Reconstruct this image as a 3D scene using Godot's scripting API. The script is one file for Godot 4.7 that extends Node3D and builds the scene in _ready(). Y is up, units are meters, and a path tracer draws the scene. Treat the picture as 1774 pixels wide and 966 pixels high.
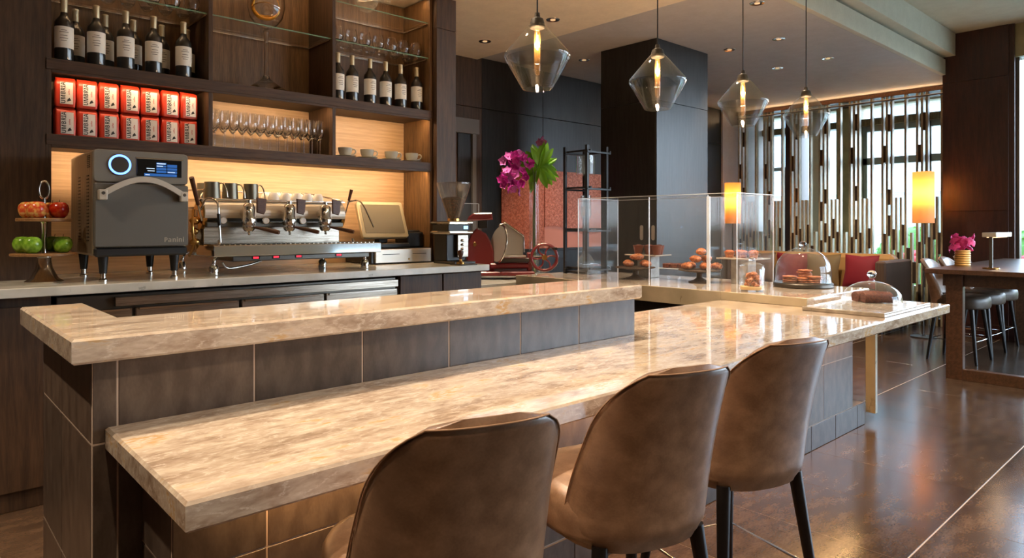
extends Node3D

var M := {}

func _ready() -> void:
	# ---- camera: level, standing behind the stools, lens shifted down a little
	var cam := Camera3D.new()
	cam.name = "camera"
	add_child(cam)
	cam.position = Vector3(0, 1.26, 0)
	cam.rotation_degrees = Vector3(0, -42.44, 0)
	cam.projection = Camera3D.PROJECTION_FRUSTUM
	cam.near = 0.05
	cam.far = 200.0
	cam.size = 0.05 * 966.0 / 1173.0
	cam.frustum_offset = Vector2(0, -0.05 * 93.0 / 1173.0)
	cam.current = true
	# ---- sky
	var we := WorldEnvironment.new()
	we.name = "environment"
	var e := Environment.new()
	e.background_mode = Environment.BG_SKY
	var sky := Sky.new()
	var sm := ProceduralSkyMaterial.new()
	sm.sky_top_color = rgb(176, 210, 242)
	sm.sky_horizon_color = rgb(226, 239, 250)
	sm.ground_bottom_color = rgb(120, 120, 115)
	sm.ground_horizon_color = rgb(200, 205, 205)
	sm.sky_energy_multiplier = 3.2
	sm.ground_energy_multiplier = 0.8
	sky.sky_material = sm
	e.sky = sky
	e.tonemap_mode = Environment.TONE_MAPPER_LINEAR
	e.tonemap_exposure = 0.96
	e.sdfgi_enabled = true
	e.ssao_enabled = true
	e.ssil_enabled = true
	we.environment = e
	add_child(we)
	# ---- the room, then the things in it
	make_materials()
	build_room()
	build_window_side()
	build_bar()
	build_back_counter()
	build_shelving()
	build_stools()
	build_ceiling_lights()
	build_pendants()
	build_shelf_goods()
	build_machines()
	build_return_goods()
	build_lounge()

const ORD := ["first", "second", "third", "fourth", "fifth", "sixth", "seventh", "eighth", "ninth", "tenth", "eleventh", "twelfth", "thirteenth"]
const WARM := Color(1.0, 0.83, 0.63)
const AMBER := Color(1.0, 0.78, 0.52)

const SPOT := Color(1.0, 0.90, 0.78)

func spot(parent: Node, at: Vector3, to: Vector3, e: float, ang := 38.0, c := SPOT, size := 0.03) -> void:
	var l := SpotLight3D.new()
	l.name = "spot_light"
	parent.add_child(l, true)
	l.position = at
	l.look_at_from_position(at, to, Vector3.RIGHT if absf((to - at).normalized().y) > 0.95 else Vector3.UP)
	l.light_color = c
	l.light_energy = e
	l.light_size = size
	l.spot_angle = ang
	l.spot_angle_attenuation = 0.7
	l.spot_range = 14.0
	l.spot_attenuation = 2.0
	l.shadow_enabled = true

func omni(parent: Node, at: Vector3, e: float, c := WARM, size := 0.03) -> void:
	var l := OmniLight3D.new()
	l.name = "bulb_light"
	parent.add_child(l, true)
	l.position = at
	l.light_color = c
	l.light_energy = e
	l.light_size = size
	l.omni_range = 12.0
	l.omni_attenuation = 2.0
	l.shadow_enabled = true

# a strip of light; the strip runs along x, its light leaves towards dir
func strip(parent: Node, at: Vector3, long: float, wide: float, dir: Vector3, e: float, c := WARM, along := Vector3.RIGHT) -> void:
	var l := AreaLight3D.new()
	l.name = "strip_light"
	parent.add_child(l, true)
	var zb := -dir.normalized()
	var yb := zb.cross(along).normalized()
	l.transform = Transform3D(Basis(along, yb, zb), at)
	l.area_size = Vector2(long, wide)
	l.light_color = c
	l.light_energy = e
	l.area_range = 10.0
	l.area_attenuation = 2.0
	l.shadow_enabled = true

func make_materials() -> void:
	# quartzite of the bar tops: cream, with brown clouds, gold stains and fine pale streaks
	var tq := picture(1024, [noise(3, 0.014, 5, FastNoiseLite.TYPE_SIMPLEX_SMOOTH, false, 30.0), noise(8, 0.005, 4, FastNoiseLite.TYPE_SIMPLEX_SMOOTH, false, 30.0), noise(21, 0.02, 5, FastNoiseLite.TYPE_SIMPLEX_SMOOTH, true, 40.0), noise(5, 0.06, 4)],
		func(k: PackedFloat32Array) -> Color:
			var c := ramp(k[0] * 0.45 + k[3] * 0.2 + k[1] * 0.35, [[0.22, rgb(150, 128, 109)], [0.42, rgb(184, 164, 144)], [0.58, rgb(206, 190, 170)], [0.80, rgb(226, 214, 199)]])
			var g := smoothstep(0.52, 0.74, k[1]) * smoothstep(0.46, 0.70, k[0]) * smoothstep(0.3, 0.6, k[3])
			c = c.lerp(rgb(196, 150, 92), g * 0.75)
			return c.lerp(rgb(238, 229, 215), smoothstep(0.64, 0.93, k[2]) * 0.6))
	M.quartz = wear(mat(Color(1, 1, 1), 0.09, 0.0, "polished quartzite"), tq, Vector3(0.42, 1.1, 1.1))
	M.quartz.clearcoat_enabled = true
	M.quartz.clearcoat = 0.5
	M.quartz.clearcoat_roughness = 0.03
	# grey veined marble of the back counter
	var tm := picture(512, [noise(31, 0.008, 4, FastNoiseLite.TYPE_SIMPLEX_SMOOTH, true, 45.0), noise(33, 0.01, 4)],
		func(k: PackedFloat32Array) -> Color:
			var c := ramp(k[1], [[0.2, rgb(186, 184, 172)], [0.8, rgb(214, 211, 200)]])
			return c.lerp(rgb(130, 128, 118), smoothstep(0.86, 0.97, k[0]) * 0.7))
	M.marble = wear(mat(Color(1, 1, 1), 0.18, 0.0, "grey veined marble"), tm, Vector3(0.8, 0.8, 0.8))
	M.pale_stone = wear(mat(rgb(240, 226, 204), 0.14, 0.0, "pale quartzite edge"), tm, Vector3(0.5, 0.5, 0.5))
	M.board = wear(mat(rgb(226, 214, 206), 0.12, 0.0, "pale marble board"), tm, Vector3(2.2, 2.2, 2.2))
	M.plinth_stone = wear(mat(rgb(196, 196, 200), 0.35, 0.0, "grey marble block"), tm, Vector3(3, 3, 3))
	# brown glazed tiles of the bar front, three tones
	var tt := picture(512, [noise(41, 0.012, 5, FastNoiseLite.TYPE_SIMPLEX_SMOOTH, false, 30.0), noise(43, 0.09, 3)],
		func(k: PackedFloat32Array) -> Color:
			return ramp(k[0] * 0.8 + k[1] * 0.2, [[0.2, rgb(196, 190, 186)], [0.5, rgb(226, 222, 218)], [0.8, rgb(255, 252, 246)]]))
	M.tiles = []
	for c in [rgb(96, 83, 74), rgb(90, 79, 71), rgb(101, 87, 77)]:
		M.tiles.append(wear(mat(c, 0.34, 0.0, "brown stone tile"), tt, Vector3(2.6, 1.1, 2.6)))
	M.grout = mat(rgb(190, 168, 150), 0.8, 0.0, "tile grout")
	# floor: brown marble with pale veins
	var tf := picture(1024, [noise(51, 0.008, 5, FastNoiseLite.TYPE_SIMPLEX_SMOOTH, false, 14.0), noise(53, 0.007, 5, FastNoiseLite.TYPE_SIMPLEX_SMOOTH, true, 24.0), noise(57, 0.07, 4)],
		func(k: PackedFloat32Array) -> Color:
			var c := ramp(k[0] * 0.6 + k[2] * 0.4, [[0.22, rgb(70, 54, 42)], [0.5, rgb(86, 67, 52)], [0.78, rgb(104, 83, 64)]])
			return c.lerp(rgb(164, 136, 108), smoothstep(0.88, 0.985, k[1]) * 0.5))
	M.floors = []
	for k in 4:
		M.floors.append(wear(mat(rgb(255 - k * 9, 252 - k * 9, 250 - k * 9), 0.2, 0.0, "brown marble floor tile"), tf, Vector3(0.5, 0.5, 1.4), true, Vector3(k * 0.37, 0, k * 0.61)))
	for fm in M.floors: fm.metallic_specular = 0.42
	M.floor_grout = mat(rgb(206, 182, 158), 0.7, 0.0, "floor grout")
	# woods: the grain is drawn along one axis
	var tw := picture(512, [noise(61, 0.012, 4), noise(63, 0.05, 4), noise(67, 0.004, 2)],
		func(k: PackedFloat32Array) -> Color:
			return ramp(k[0] * 0.5 + k[1] * 0.35 + k[2] * 0.15, [[0.25, rgb(172, 166, 160)], [0.5, rgb(216, 212, 208)], [0.75, rgb(255, 252, 250)]]))
	M.grain = tw
	M.dark_wood = wear(mat(rgb(84, 61, 42), 0.58, 0.0, "dark oak, grain upright"), tw, Vector3(5, 0.35, 5))
	M.dark_wood_flat = wear(mat(rgb(84, 58, 38), 0.6, 0.0, "dark oak, grain along"), tw, Vector3(0.4, 6, 6))
	M.black_wood = wear(mat(rgb(46, 44, 43), 0.36, 0.0, "charcoal veneer"), tw, Vector3(4, 0.3, 4))
	M.red_wood = wear(mat(rgb(70, 34, 25), 0.4, 0.0, "red mahogany veneer"), tw, Vector3(3, 0.3, 3))
	var to := picture(512, [noise(161, 0.012, 4), noise(163, 0.05, 4)],
		func(k: PackedFloat32Array) -> Color: return ramp(k[0] * 0.6 + k[1] * 0.4, [[0.25, rgb(226, 222, 216)], [0.75, rgb(255, 254, 252)]]))
	M.oak = wear(mat(rgb(208, 176, 138), 0.5, 0.0, "pale oak veneer"), to, Vector3(0.25, 7, 7))
	M.oak_side = wear(mat(rgb(120, 90, 58), 0.45, 0.0, "brown oak side"), tw, Vector3(5, 0.4, 5))
	M.brown_wood = wear(mat(rgb(104, 72, 50), 0.35, 0.0, "walnut"), tw, Vector3(1.2, 5, 5))
	M.walnut = wear(mat(rgb(96, 56, 32), 0.4, 0.0, "oiled walnut"), tw, Vector3(8, 30, 30), false)
	M.stand_wood = wear(mat(rgb(168, 124, 76), 0.5, 0.0, "light acacia"), tw, Vector3(4, 20, 20))
	M.black = mat(rgb(22, 20, 19), 0.45, 0.0, "black lacquer")
	M.black_leg = mat(rgb(24, 20, 19), 0.33, 0.0, "ebonised wood")
	# plaster
	var tp := picture(256, [noise(71, 0.02, 4), noise(73, 0.1, 2)],
		func(k: PackedFloat32Array) -> Color: return ramp(k[0] * 0.6 + k[1] * 0.4, [[0.2, rgb(244, 243, 242)], [0.8, rgb(255, 255, 255)]]))
	M.plaster_a = wear(mat(rgb(234, 216, 188), 0.85, 0.0, "warm plaster"), tp, Vector3(1, 1, 1))
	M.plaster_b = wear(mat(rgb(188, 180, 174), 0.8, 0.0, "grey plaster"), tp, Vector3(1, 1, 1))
	M.plaster_c = wear(mat(rgb(206, 198, 174), 0.85, 0.0, "cream plaster"), tp, Vector3(1, 1, 1))
	M.cream_stone = wear(mat(rgb(206, 190, 146), 0.5, 0.0, "cream stone"), tm, Vector3(0.6, 0.6, 0.6))
	# leather
	var tl := picture(512, [noise(81, 0.012, 5, FastNoiseLite.TYPE_SIMPLEX_SMOOTH, false, 20.0), noise(83, 0.12, 3), noise(89, 0.02, 4, FastNoiseLite.TYPE_SIMPLEX_SMOOTH, true, 30.0)],
		func(k: PackedFloat32Array) -> Color:
			var c := ramp(k[0] * 0.75 + k[1] * 0.25, [[0.2, rgb(196, 184, 172)], [0.5, rgb(226, 218, 210)], [0.8, rgb(255, 250, 244)]])
			return c.lerp(rgb(255, 250, 244), smoothstep(0.93, 1.0, k[2]) * 0.3))
	M.leather = wear(mat(rgb(172, 138, 111), 0.33, 0.0, "tan saddle leather"), tl, Vector3(2.2, 2.2, 2.2), false)
	M.leather.metallic_specular = 0.6
	M.leather.clearcoat_enabled = true
	M.leather.clearcoat = 0.6
	M.leather.clearcoat_roughness = 0.3
	M.seam = mat(rgb(168, 130, 98), 0.6, 0.0, "leather welt")
	M.seat_dark = wear(mat(rgb(86, 72, 60), 0.4, 0.0, "dark leather"), tl, Vector3(2.2, 2.2, 2.2), false)
	# metals and glass
	M.chrome = mat(rgb(226, 224, 220), 0.07, 1.0, "chrome")
	M.steel = wear(mat(rgb(196, 188, 176), 0.26, 1.0, "brushed steel"), tw, Vector3(0.5, 30, 30))
	M.steel_smooth = mat(rgb(206, 200, 190), 0.16, 1.0, "polished steel")
	M.dark_steel = mat(rgb(92, 88, 82), 0.32, 0.8, "dark steel")
	M.brass = mat(rgb(190, 150, 90), 0.22, 1.0, "bronze")
	M.glass = pane(rgb(235, 245, 240), 0.03, 0.0, "clear glass")
	M.glass_edge = pane(rgb(120, 190, 160), 0.35, 0.05, "green glass edge")
	M.crystal = mat(Color(1, 1, 1, 0.0), 0.0, 0.0, "crystal")
	M.crystal.refraction_enabled = true
	M.crystal.refraction_scale = 0.05
	M.acrylic = pane(rgb(240, 248, 250), 0.02, 0.0, "clear acrylic")
	M.acrylic.metallic_specular = 0.22
	M.acrylic_edge = pane(rgb(246, 250, 252), 0.55, 0.1, "acrylic edge")
	M.smoke = pane(rgb(18, 21, 19), 0.19, 0.0, "smoked glass")
	M.window_glass = pane(rgb(230, 244, 244), 0.04, 0.0, "window glass")
	M.door_grey = mat(rgb(104, 98, 92), 0.5, 0.0, "grey door paint")
	M.satin = mat(rgb(206, 198, 184), 0.36, 0.5, "satin steel")
	M.white = mat(rgb(236, 232, 224), 0.25, 0.0, "white porcelain")
	M.paper = mat(rgb(244, 240, 228), 0.7, 0.0, "label paper")

# a sheet of tiles in the plane z = const (facing +z), given the joints
func tile_face(parent: Node, xs: Array, ys: Array, z: float, sd: int, called := "tile", gap := 0.004) -> void:
	var r := RandomNumberGenerator.new()
	r.seed = sd
	for i in xs.size() - 1:
		for j in ys.size() - 1:
			part(parent, called, slab(xs[i] + gap / 2, xs[i + 1] - gap / 2, ys[j] + gap / 2, ys[j + 1] - gap / 2, z - 0.008, z + r.randf() * 0.0006, 0.0015), M.tiles[r.randi() % 3])

# the same in the plane x = const (facing -x)
func tile_side(parent: Node, zs: Array, ys: Array, x: float, sd: int, gap := 0.004) -> void:
	var r := RandomNumberGenerator.new()
	r.seed = sd
	for i in zs.size() - 1:
		for j in ys.size() - 1:
			part(parent, "tile", slab(x - r.randf() * 0.0006, x + 0.008, ys[j] + gap / 2, ys[j + 1] - gap / 2, zs[i] + gap / 2, zs[i + 1] - gap / 2, 0.0015), M.tiles[r.randi() % 3])

func build_room() -> void:
	# floor: 0.5 x 1 m marble tiles on a bed of grout
	var f := setting("floor", slab(-1.2, 10.6, -0.12, -0.0008, -6.2, 3.4, 0.0), M.floor_grout, "polished brown marble tile floor")
	var r := RandomNumberGenerator.new()
	r.seed = 4
	var x := -1.2
	var shared := slab(-0.2493, 0.2493, -0.012, 0.0, -0.5, 0.5, 0.0008).mesh()
	var x0 := -1.2
	for i in 24:
		for j in 10:
			var zc := -5.38 + j * 1.0
			if zc < -6.0 or zc > 3.2 or x0 + 0.5 * i + 0.25 > 10.4: continue
			var mi := part(f, "floor_tile", shared, M.floors[r.randi() % 4], Vector3(x0 + 0.5 * i + 0.25, 0, zc))
			mi.scale = Vector3(1, 1, 0.995)
	# ceilings: A over the bar, B over the pastry end, C over the seats; between B and C a stepped fascia
	setting("ceiling_bar", slab(-1.2, 4.45, 2.97, 3.2, -6.2, -2.45, 0.0), M.plaster_a, "warm plaster ceiling over the bar")
	setting("ceiling_pastry", slab(4.45, 10.6, 3.0, 3.2, -6.2, -2.45, 0.0), M.plaster_b, "grey plaster ceiling over the pastry counter")
	setting("ceiling_seats", slab(-1.2, 10.6, 3.46, 3.6, -6.2, 3.4, 0.0), M.plaster_c, "cream plaster ceiling over the seats")
	setting("trim_fascia", slab(-1.2, 9.0, 3.0, 3.18, -2.45, -2.40, 0.002), M.plaster_c, "cream plaster fascia of the lower ceiling")
	setting("trim_fascia_upper", slab(-1.2, 9.0, 3.205, 3.46, -2.45, -2.30, 0.002), M.plaster_c, "upper step of the cream fascia")
	# walls
	setting("wall_front", slab(-1.2, 5.6, 0.0, 3.6, 3.3, 3.4, 0.0), M.plaster_a)
	setting("wall_front_sill", slab(5.6, 9.3, 0.0, 0.35, 3.3, 3.4, 0.0), M.cream_stone)
	setting("wall_front_head", slab(5.6, 9.3, 3.1, 3.46, 3.3, 3.4, 0.0), M.plaster_a)
	var w5 := setting("window_5", slab(5.6, 9.05, 0.35, 3.1, 3.34, 3.36, 0.0), M.window_glass)  # unseen window, added to let fill daylight in from behind the camera
	for k in 3:
		part(w5, "window_frame", slab(5.6 + k * 1.72 - 0.03, 5.6 + k * 1.72 + 0.03, 0.35, 3.1, 3.3, 3.4), M.dark_steel)
	setting("wall_left", slab(-1.3, -1.2, 0.0, 3.6, -6.2, 3.4, 0.0), M.dark_wood)
	var wb := setting("wall_back", slab(-1.2, 10.6, 0.0, 3.2, -6.2, -5.43, 0.0), M.black, "charcoal veneer back wall in large panels")
	# charcoal panels of the back wall, with shadow gaps
	var xs := [3.2, 4.175, 4.515, 5.41, 6.42, 7.4, 8.4, 9.4, 10.5]
	for i in xs.size() - 1:
		for ys in [[0.0, 2.47], [2.475, 2.995]]:
			if i == 0 and ys[0] == 0.0: pass
			part(wb, "panel", slab(xs[i] + 0.002, xs[i + 1] - 0.002, ys[0], ys[1], -5.43, -5.4, 0.002), M.dark_wood if i < 2 else M.black_wood)
	# column clad in charcoal veneer
	var col := setting("column", slab(5.24, 6.09, 0.0, 3.0, -4.39, -3.74, 0.0), M.black, "square column clad in charcoal veneer")
	for ys in [[0.0, 2.42], [2.425, 2.998]]:
		part(col, "panel", slab(5.23, 6.10, ys[0], ys[1], -3.745, -3.73, 0.001), M.black_wood)
		part(col, "panel", slab(5.23, 5.245, ys[0], ys[1], -4.40, -3.746, 0.001), M.black_wood)
		part(col, "panel", slab(6.085, 6.10, ys[0], ys[1], -4.40, -3.746, 0.001), M.black_wood)
	for z in [-3.90, -3.768]:
		part(col, "pull_handle", prism(round_rect(0.036, 0.14, 0.0175, 4), 0.006, 0.001).turned(Vector3.UP, 90).at(5.2265, 1.19, z), M.satin)
	# pier of red veneer beside the windows, and the wall beyond with its own window
	var wr := setting("wall_right", slab(9.02, 9.3, 0.0, 3.46, -2.43, -1.75, 0.0), M.red_wood, "red mahogany veneer wall by the tall table")
	for q in [[-2.43, -1.80, 0.0, 1.42], [-2.43, -1.80, 1.424, 2.9], [-2.43, -1.80, 2.904, 3.458]]:
		part(wr, "panel", slab(9.0, 9.02, q[2], q[3], q[0], q[1], 0.001), M.red_wood)
	setting("wall_right_sill", slab(9.05, 9.3, 0.0, 0.5, -1.75, 2.8, 0.0), M.cream_stone)
	setting("wall_right_head", slab(9.05, 9.3, 3.1, 3.46, -1.75, 2.8, 0.0), M.cream_stone)
	setting("wall_right_end", slab(9.05, 9.3, 0.0, 3.46, 2.8, 3.3, 0.0), M.cream_stone)
	var w3 := setting("window_3", slab(9.14, 9.16, 0.5, 3.1, -1.75, 2.8, 0.0), M.window_glass)
	for k in 4:
		part(w3, "window_frame", slab(9.1, 9.2, 0.5, 3.1, -1.75 + k * 1.5 - 0.03, -1.75 + k * 1.5 + 0.03), M.dark_steel)
	# opening in the wall that closes the shelving side
	setting("wall_shelving", slab(-1.2, 3.17, 0.0, 2.97, -4.62, -4.52, 0.0), M.black)
	var pil := setting("wall_pilaster", slab(2.99, 3.17, 0.0, 2.97, -4.52, -4.115, 0.0), M.dark_wood, "dark oak pilaster beside the shelves")
	part(pil, "panel", slab(2.99, 3.17, 0.0, 2.73, -4.115, -4.10, 0.001), M.dark_wood)
	part(pil, "panel", slab(2.99, 3.17, 2.734, 2.97, -4.115, -4.10, 0.001), M.dark_wood)
	var post := setting("wall_shelf_end", slab(-1.2, 0.575, 0.0, 2.97, -4.52, -4.165, 0.0), M.dark_wood, "dark oak end panel of the shelves")
	part(post, "panel", slab(0.2, 0.575, 0.0, 2.97, -4.165, -4.15, 0.001), M.dark_wood)
	part(post, "panel", slab(-0.3, 0.196, 0.0, 2.97, -4.165, -4.15, 0.001), M.dark_wood)
	# service door in the back wall
	var d := setting("door_1", slab(4.19, 4.40, 0.0, 2.19, -5.4, -5.385, 0.002), M.black_wood, "narrow service door in a grey frame")
	part(d, "door_frame", slab(4.36, 4.41, 0.0, 2.19, -5.4, -5.36, 0.002), M.door_grey)
	part(d, "door_head", slab(4.10, 4.44, 2.19, 2.34, -5.4, -5.35, 0.002), M.door_grey)
	# copper panel set into the back wall
	var tc := picture(512, [noise(101, 0.05, 3, FastNoiseLite.TYPE_CELLULAR, false, 12.0), noise(103, 0.012, 4), noise(107, 0.2, 2)],
		func(k: PackedFloat32Array) -> Color:
			var c := ramp(k[1], [[0.2, rgb(184, 92, 58)], [0.8, rgb(222, 132, 100)]])
			return c.lerp(rgb(96, 48, 38), smoothstep(0.45, 0.75, k[0]) * smoothstep(0.3, 0.6, k[2])))
	var hammered := wear(mat(Color(1, 1, 1), 0.5, 0.25, "hammered copper"), tc, Vector3(3.4, 3.4, 3.4))
	var plain_c := mat(rgb(214, 128, 98), 0.45, 0.25, "plain copper")
	var cp := thing("copper_wall_panel", "hammered orange copper panel set in the charcoal back wall", "panel", Vector3(0, 0, -5.4))
	part(cp, "frame", slab(4.76, 6.44, 0.98, 1.0, 0.0, 0.05), M.black)
	part(cp, "sheet", slab(4.78, 5.42, 1.0, 1.88, 0.0, 0.012), hammered)
	# the wide sheets end in a wavy edge over plain copper
	for q in [[5.424, 5.80], [5.804, 6.42]]:
		part(cp, "plain_sheet", slab(q[0], q[1], 1.0, 1.88, 0.0, 0.010), plain_c)
		var poly := [Vector2(q[0], 1.88), Vector2(q[1], 1.88)]
		for s in 9:
			var xx: float = lerpf(q[1], q[0], s / 8.0)
			poly.append(Vector2(xx, 1.20 + 0.05 * cos((xx - 5.55) * 5.0)))
		part(cp, "sheet", prism(poly, 0.012).at(0, 0, 0.014), hammered)

func build_bar() -> void:
	# raised bar wall: front at z = -1.92, end at x = 0.36
	var rw := thing("tall_tiled_bar", "tall bar wall clad in brown tiles under the raised quartzite top", "bar wall")
	part(rw, "core", slab(0.3612, 2.518, 0.0, 0.928, -2.16, -1.9212, 0.0), M.grout)
	tile_face(rw, [0.36, 0.416, 0.761, 1.108, 1.454, 1.801, 2.139, 2.522], [0.0, 0.32, 0.72, 0.926], -1.92, 11)
	part(rw, "core", slab(0.3612, 0.46, 0.0, 0.928, -2.64, -2.16, 0.0), M.grout)
	tile_side(rw, [-2.645, -2.321, -1.93], [0.0, 0.32, 0.72, 0.926], 0.36, 12)
	part(rw, "end_panel", slab(2.518, 2.524, 0.0, 0.926, -2.16, -1.93, 0.001), M.tiles[1])
	# raised top: a U with a short arm at the left end
	var poly := [Vector2(0.31, -1.875), Vector2(2.515, -1.875), Vector2(2.515, -2.25), Vector2(0.49, -2.25), Vector2(0.49, -2.745), Vector2(0.31, -2.745)]
	single("raised_quartzite_counter", "raised quartzite bar top with a short arm toward the back counter", "countertop", flat_slab(poly, 0.928, 0.99), M.quartz)
	# lower bar wall and plinth
	var lw := thing("low_tiled_bar", "low brown tiled bar wall behind the tan stools", "bar wall")
	part(lw, "core", slab(0.4702, 4.363, 0.0, 0.70, -1.917, -1.6642, 0.0), M.grout)
	var xs := [0.469, 0.691]
	for k in 11: xs.append(1.018 + 0.3255 * k)
	xs[-1] = 4.369
	tile_face(lw, xs, [0.14, 0.457, 0.698], -1.663, 13)
	tile_side(lw, [-1.915, -1.67], [0.14, 0.457, 0.698], 0.469, 14)
	var ps := [0.469]
	for k in 12: ps.append(0.85 + 0.3255 * k)
	ps.append(4.552)
	tile_face(lw, ps, [0.0, 0.14], -1.66, 15, "plinth_tile")
	tile_side(lw, [-1.915, -1.67], [0.0, 0.14], 0.469, 17)
	part(lw, "end_recess", slab(4.372, 4.50, 0.0, 0.698, -1.90, -1.72, 0.002), M.brown_wood)
	part(lw, "plinth_core", slab(4.37, 4.548, 0.0, 0.139, -1.90, -1.668, 0.0), M.grout)
	# light under the lower top: a slim channel fixed to the wall top
	var ch := thing("counter_strip_light", "slim warm light channel under the lower counter edge", "light")
	part(ch, "channel", slab(0.6, 4.3, 0.684, 0.696, -1.62, -1.60, 0.001), M.dark_steel)
	part(ch, "diffuser", slab(0.61, 4.29, 0.679, 0.6835, -1.617, -1.603, 0.001), glow(WARM, 2.0, "strip diffuser"))
	for k in 4:
		strip(ch, Vector3(1.05 + k * 0.93, 0.677, -1.61), 0.9, 0.014, Vector3(0, -1, -0.25), 0.6, AMBER)
	# lower top
	poly = [Vector2(0.388, -1.295), Vector2(4.945, -1.295), Vector2(4.945, -2.407), Vector2(2.53, -2.407), Vector2(2.53, -1.9185), Vector2(0.388, -1.9185)]
	single("lower_quartzite_counter", "long polished quartzite counter top in front of the tan stools", "countertop", flat_slab(poly, 0.702, 0.76), M.quartz)
	# hanging support at the far end: apron and slim leg of quartzite
	var sp := thing("counter_end_support", "pale quartzite apron with a slim leg under the lower counter end", "support", Vector3(0, 0, 0))
	part(sp, "leg", slab(4.617, 4.652, 0.06, 0.70, -1.68, -1.62, 0.002), M.pale_stone)
	part(sp, "apron", slab(4.652, 4.93, 0.585, 0.70, -1.68, -1.62, 0.002), M.quartz)
	part(sp, "rear_leg", slab(4.617, 4.652, 0.0, 0.70, -2.36, -2.28, 0.002), M.quartz)
	# return counter: the pastry counter that crosses the end of the bar
	var rb := thing("pastry_counter_cabinet", "dark veneer base under the pastry counter", "counter base")
	part(rb, "body", slab(4.16, 5.06, 0.0, 0.70, -4.40, -2.42, 0.002), M.black_wood)
	part(rb, "kick_board", slab(4.13, 4.16, 0.0, 0.10, -4.40, -2.42, 0.001), M.black)
	single("pastry_counter", "thick quartzite pastry counter top lying across the bar end", "countertop", flat_slab([Vector2(4.12, -1.83), Vector2(5.10, -1.83), Vector2(5.10, -4.44), Vector2(4.12, -4.44)], 0.762, 0.815), M.quartz)
	var pe := thing("pastry_counter_skirting", "deep pale marble front edge along the pastry counter", "counter edge")
	part(pe, "deep_edge", slab(4.106, 4.1195, 0.70, 0.815, -4.44, -2.412, 0.002), M.pale_stone)
	part(pe, "shallow_edge", slab(4.106, 4.1195, 0.7605, 0.815, -2.411, -1.83, 0.002), M.pale_stone)
	# low counter behind, on which the slicer stands
	var lb := thing("slicer_counter", "low pale marble counter under the red meat slicer", "counter")
	part(lb, "top", slab(3.2, 5.15, 0.705, 0.75, -5.2, -4.46, 0.003), M.marble)
	part(lb, "body", slab(3.22, 5.13, 0.0, 0.705, -5.18, -4.5, 0.002), M.black_wood)

func flat_slab(poly: Array, y0: float, y1: float, bev := 0.006) -> MB:
	# outline in (x, z); a prism laid flat
	var p2 := []
	for p in poly: p2.append(Vector2(p.x, -p.y))
	var m := prism(p2, y1 - y0, bev)
	m.turned(Vector3.RIGHT, -90)
	return m.at(0, (y0 + y1) / 2, 0)

func build_back_counter() -> void:
	single("marble_work_counter", "grey veined marble work top of the back counter", "countertop", slab(-0.6, 3.08, 0.945, 0.987, -4.145, -3.60, 0.003), M.marble)
	single("marble_rear_ledge", "rear strip of the marble work top below the lit wall", "countertop", slab(0.58, 2.985, 0.945, 0.987, -4.50, -4.147, 0.001), M.marble)
	# refrigerated drawer unit: dark recess, two stainless fronts high, with a top rail
	var fu := thing("undercounter_fridge", "stainless undercounter fridge with drawer fronts below the marble", "fridge")
	part(fu, "body", slab(0.55, 2.36, 0.08, 0.93, -4.14, -3.68, 0.003), M.dark_steel)
	part(fu, "top_rail", slab(0.78, 2.36, 0.872, 0.918, -3.68, -3.645, 0.003), M.steel)
	var xs := [0.55, 0.86, 1.37, 1.86, 2.36]
	for k in 4:
		var dr := part(fu, "drawer", slab(xs[k] + 0.006, xs[k + 1] - 0.006, 0.50, 0.862, -3.68, -3.645, 0.004), M.steel)
		part(dr, "grip", slab(xs[k] + 0.02, xs[k + 1] - 0.02, 0.852, 0.862, -3.645, -3.632, 0.001), M.steel_smooth)
		part(fu, "drawer", slab(xs[k] + 0.006, xs[k + 1] - 0.006, 0.10, 0.494, -3.68, -3.645, 0.004), M.steel)
	var cb := thing("counter_cabinet", "dark oak cabinet below the right end of the marble", "cabinet")
	part(cb, "body", slab(2.38, 3.06, 0.0, 0.943, -4.14, -3.68, 0.003), M.dark_wood)
	for k in 2:
		part(cb, "door", slab(2.385 + k * 0.34, 2.715 + k * 0.34, 0.09, 0.935, -3.68, -3.66, 0.002), M.dark_wood)
	var cl := thing("bar_side_cabinet", "dark oak cabinet in the shadow at the bar end", "cabinet")
	part(cl, "body", slab(-0.6, 0.53, 0.0, 0.943, -4.14, -3.68, 0.003), M.dark_wood)
	part(cl, "door", slab(-0.05, 0.50, 0.09, 0.90, -3.68, -3.66, 0.002), M.dark_wood)

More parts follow.
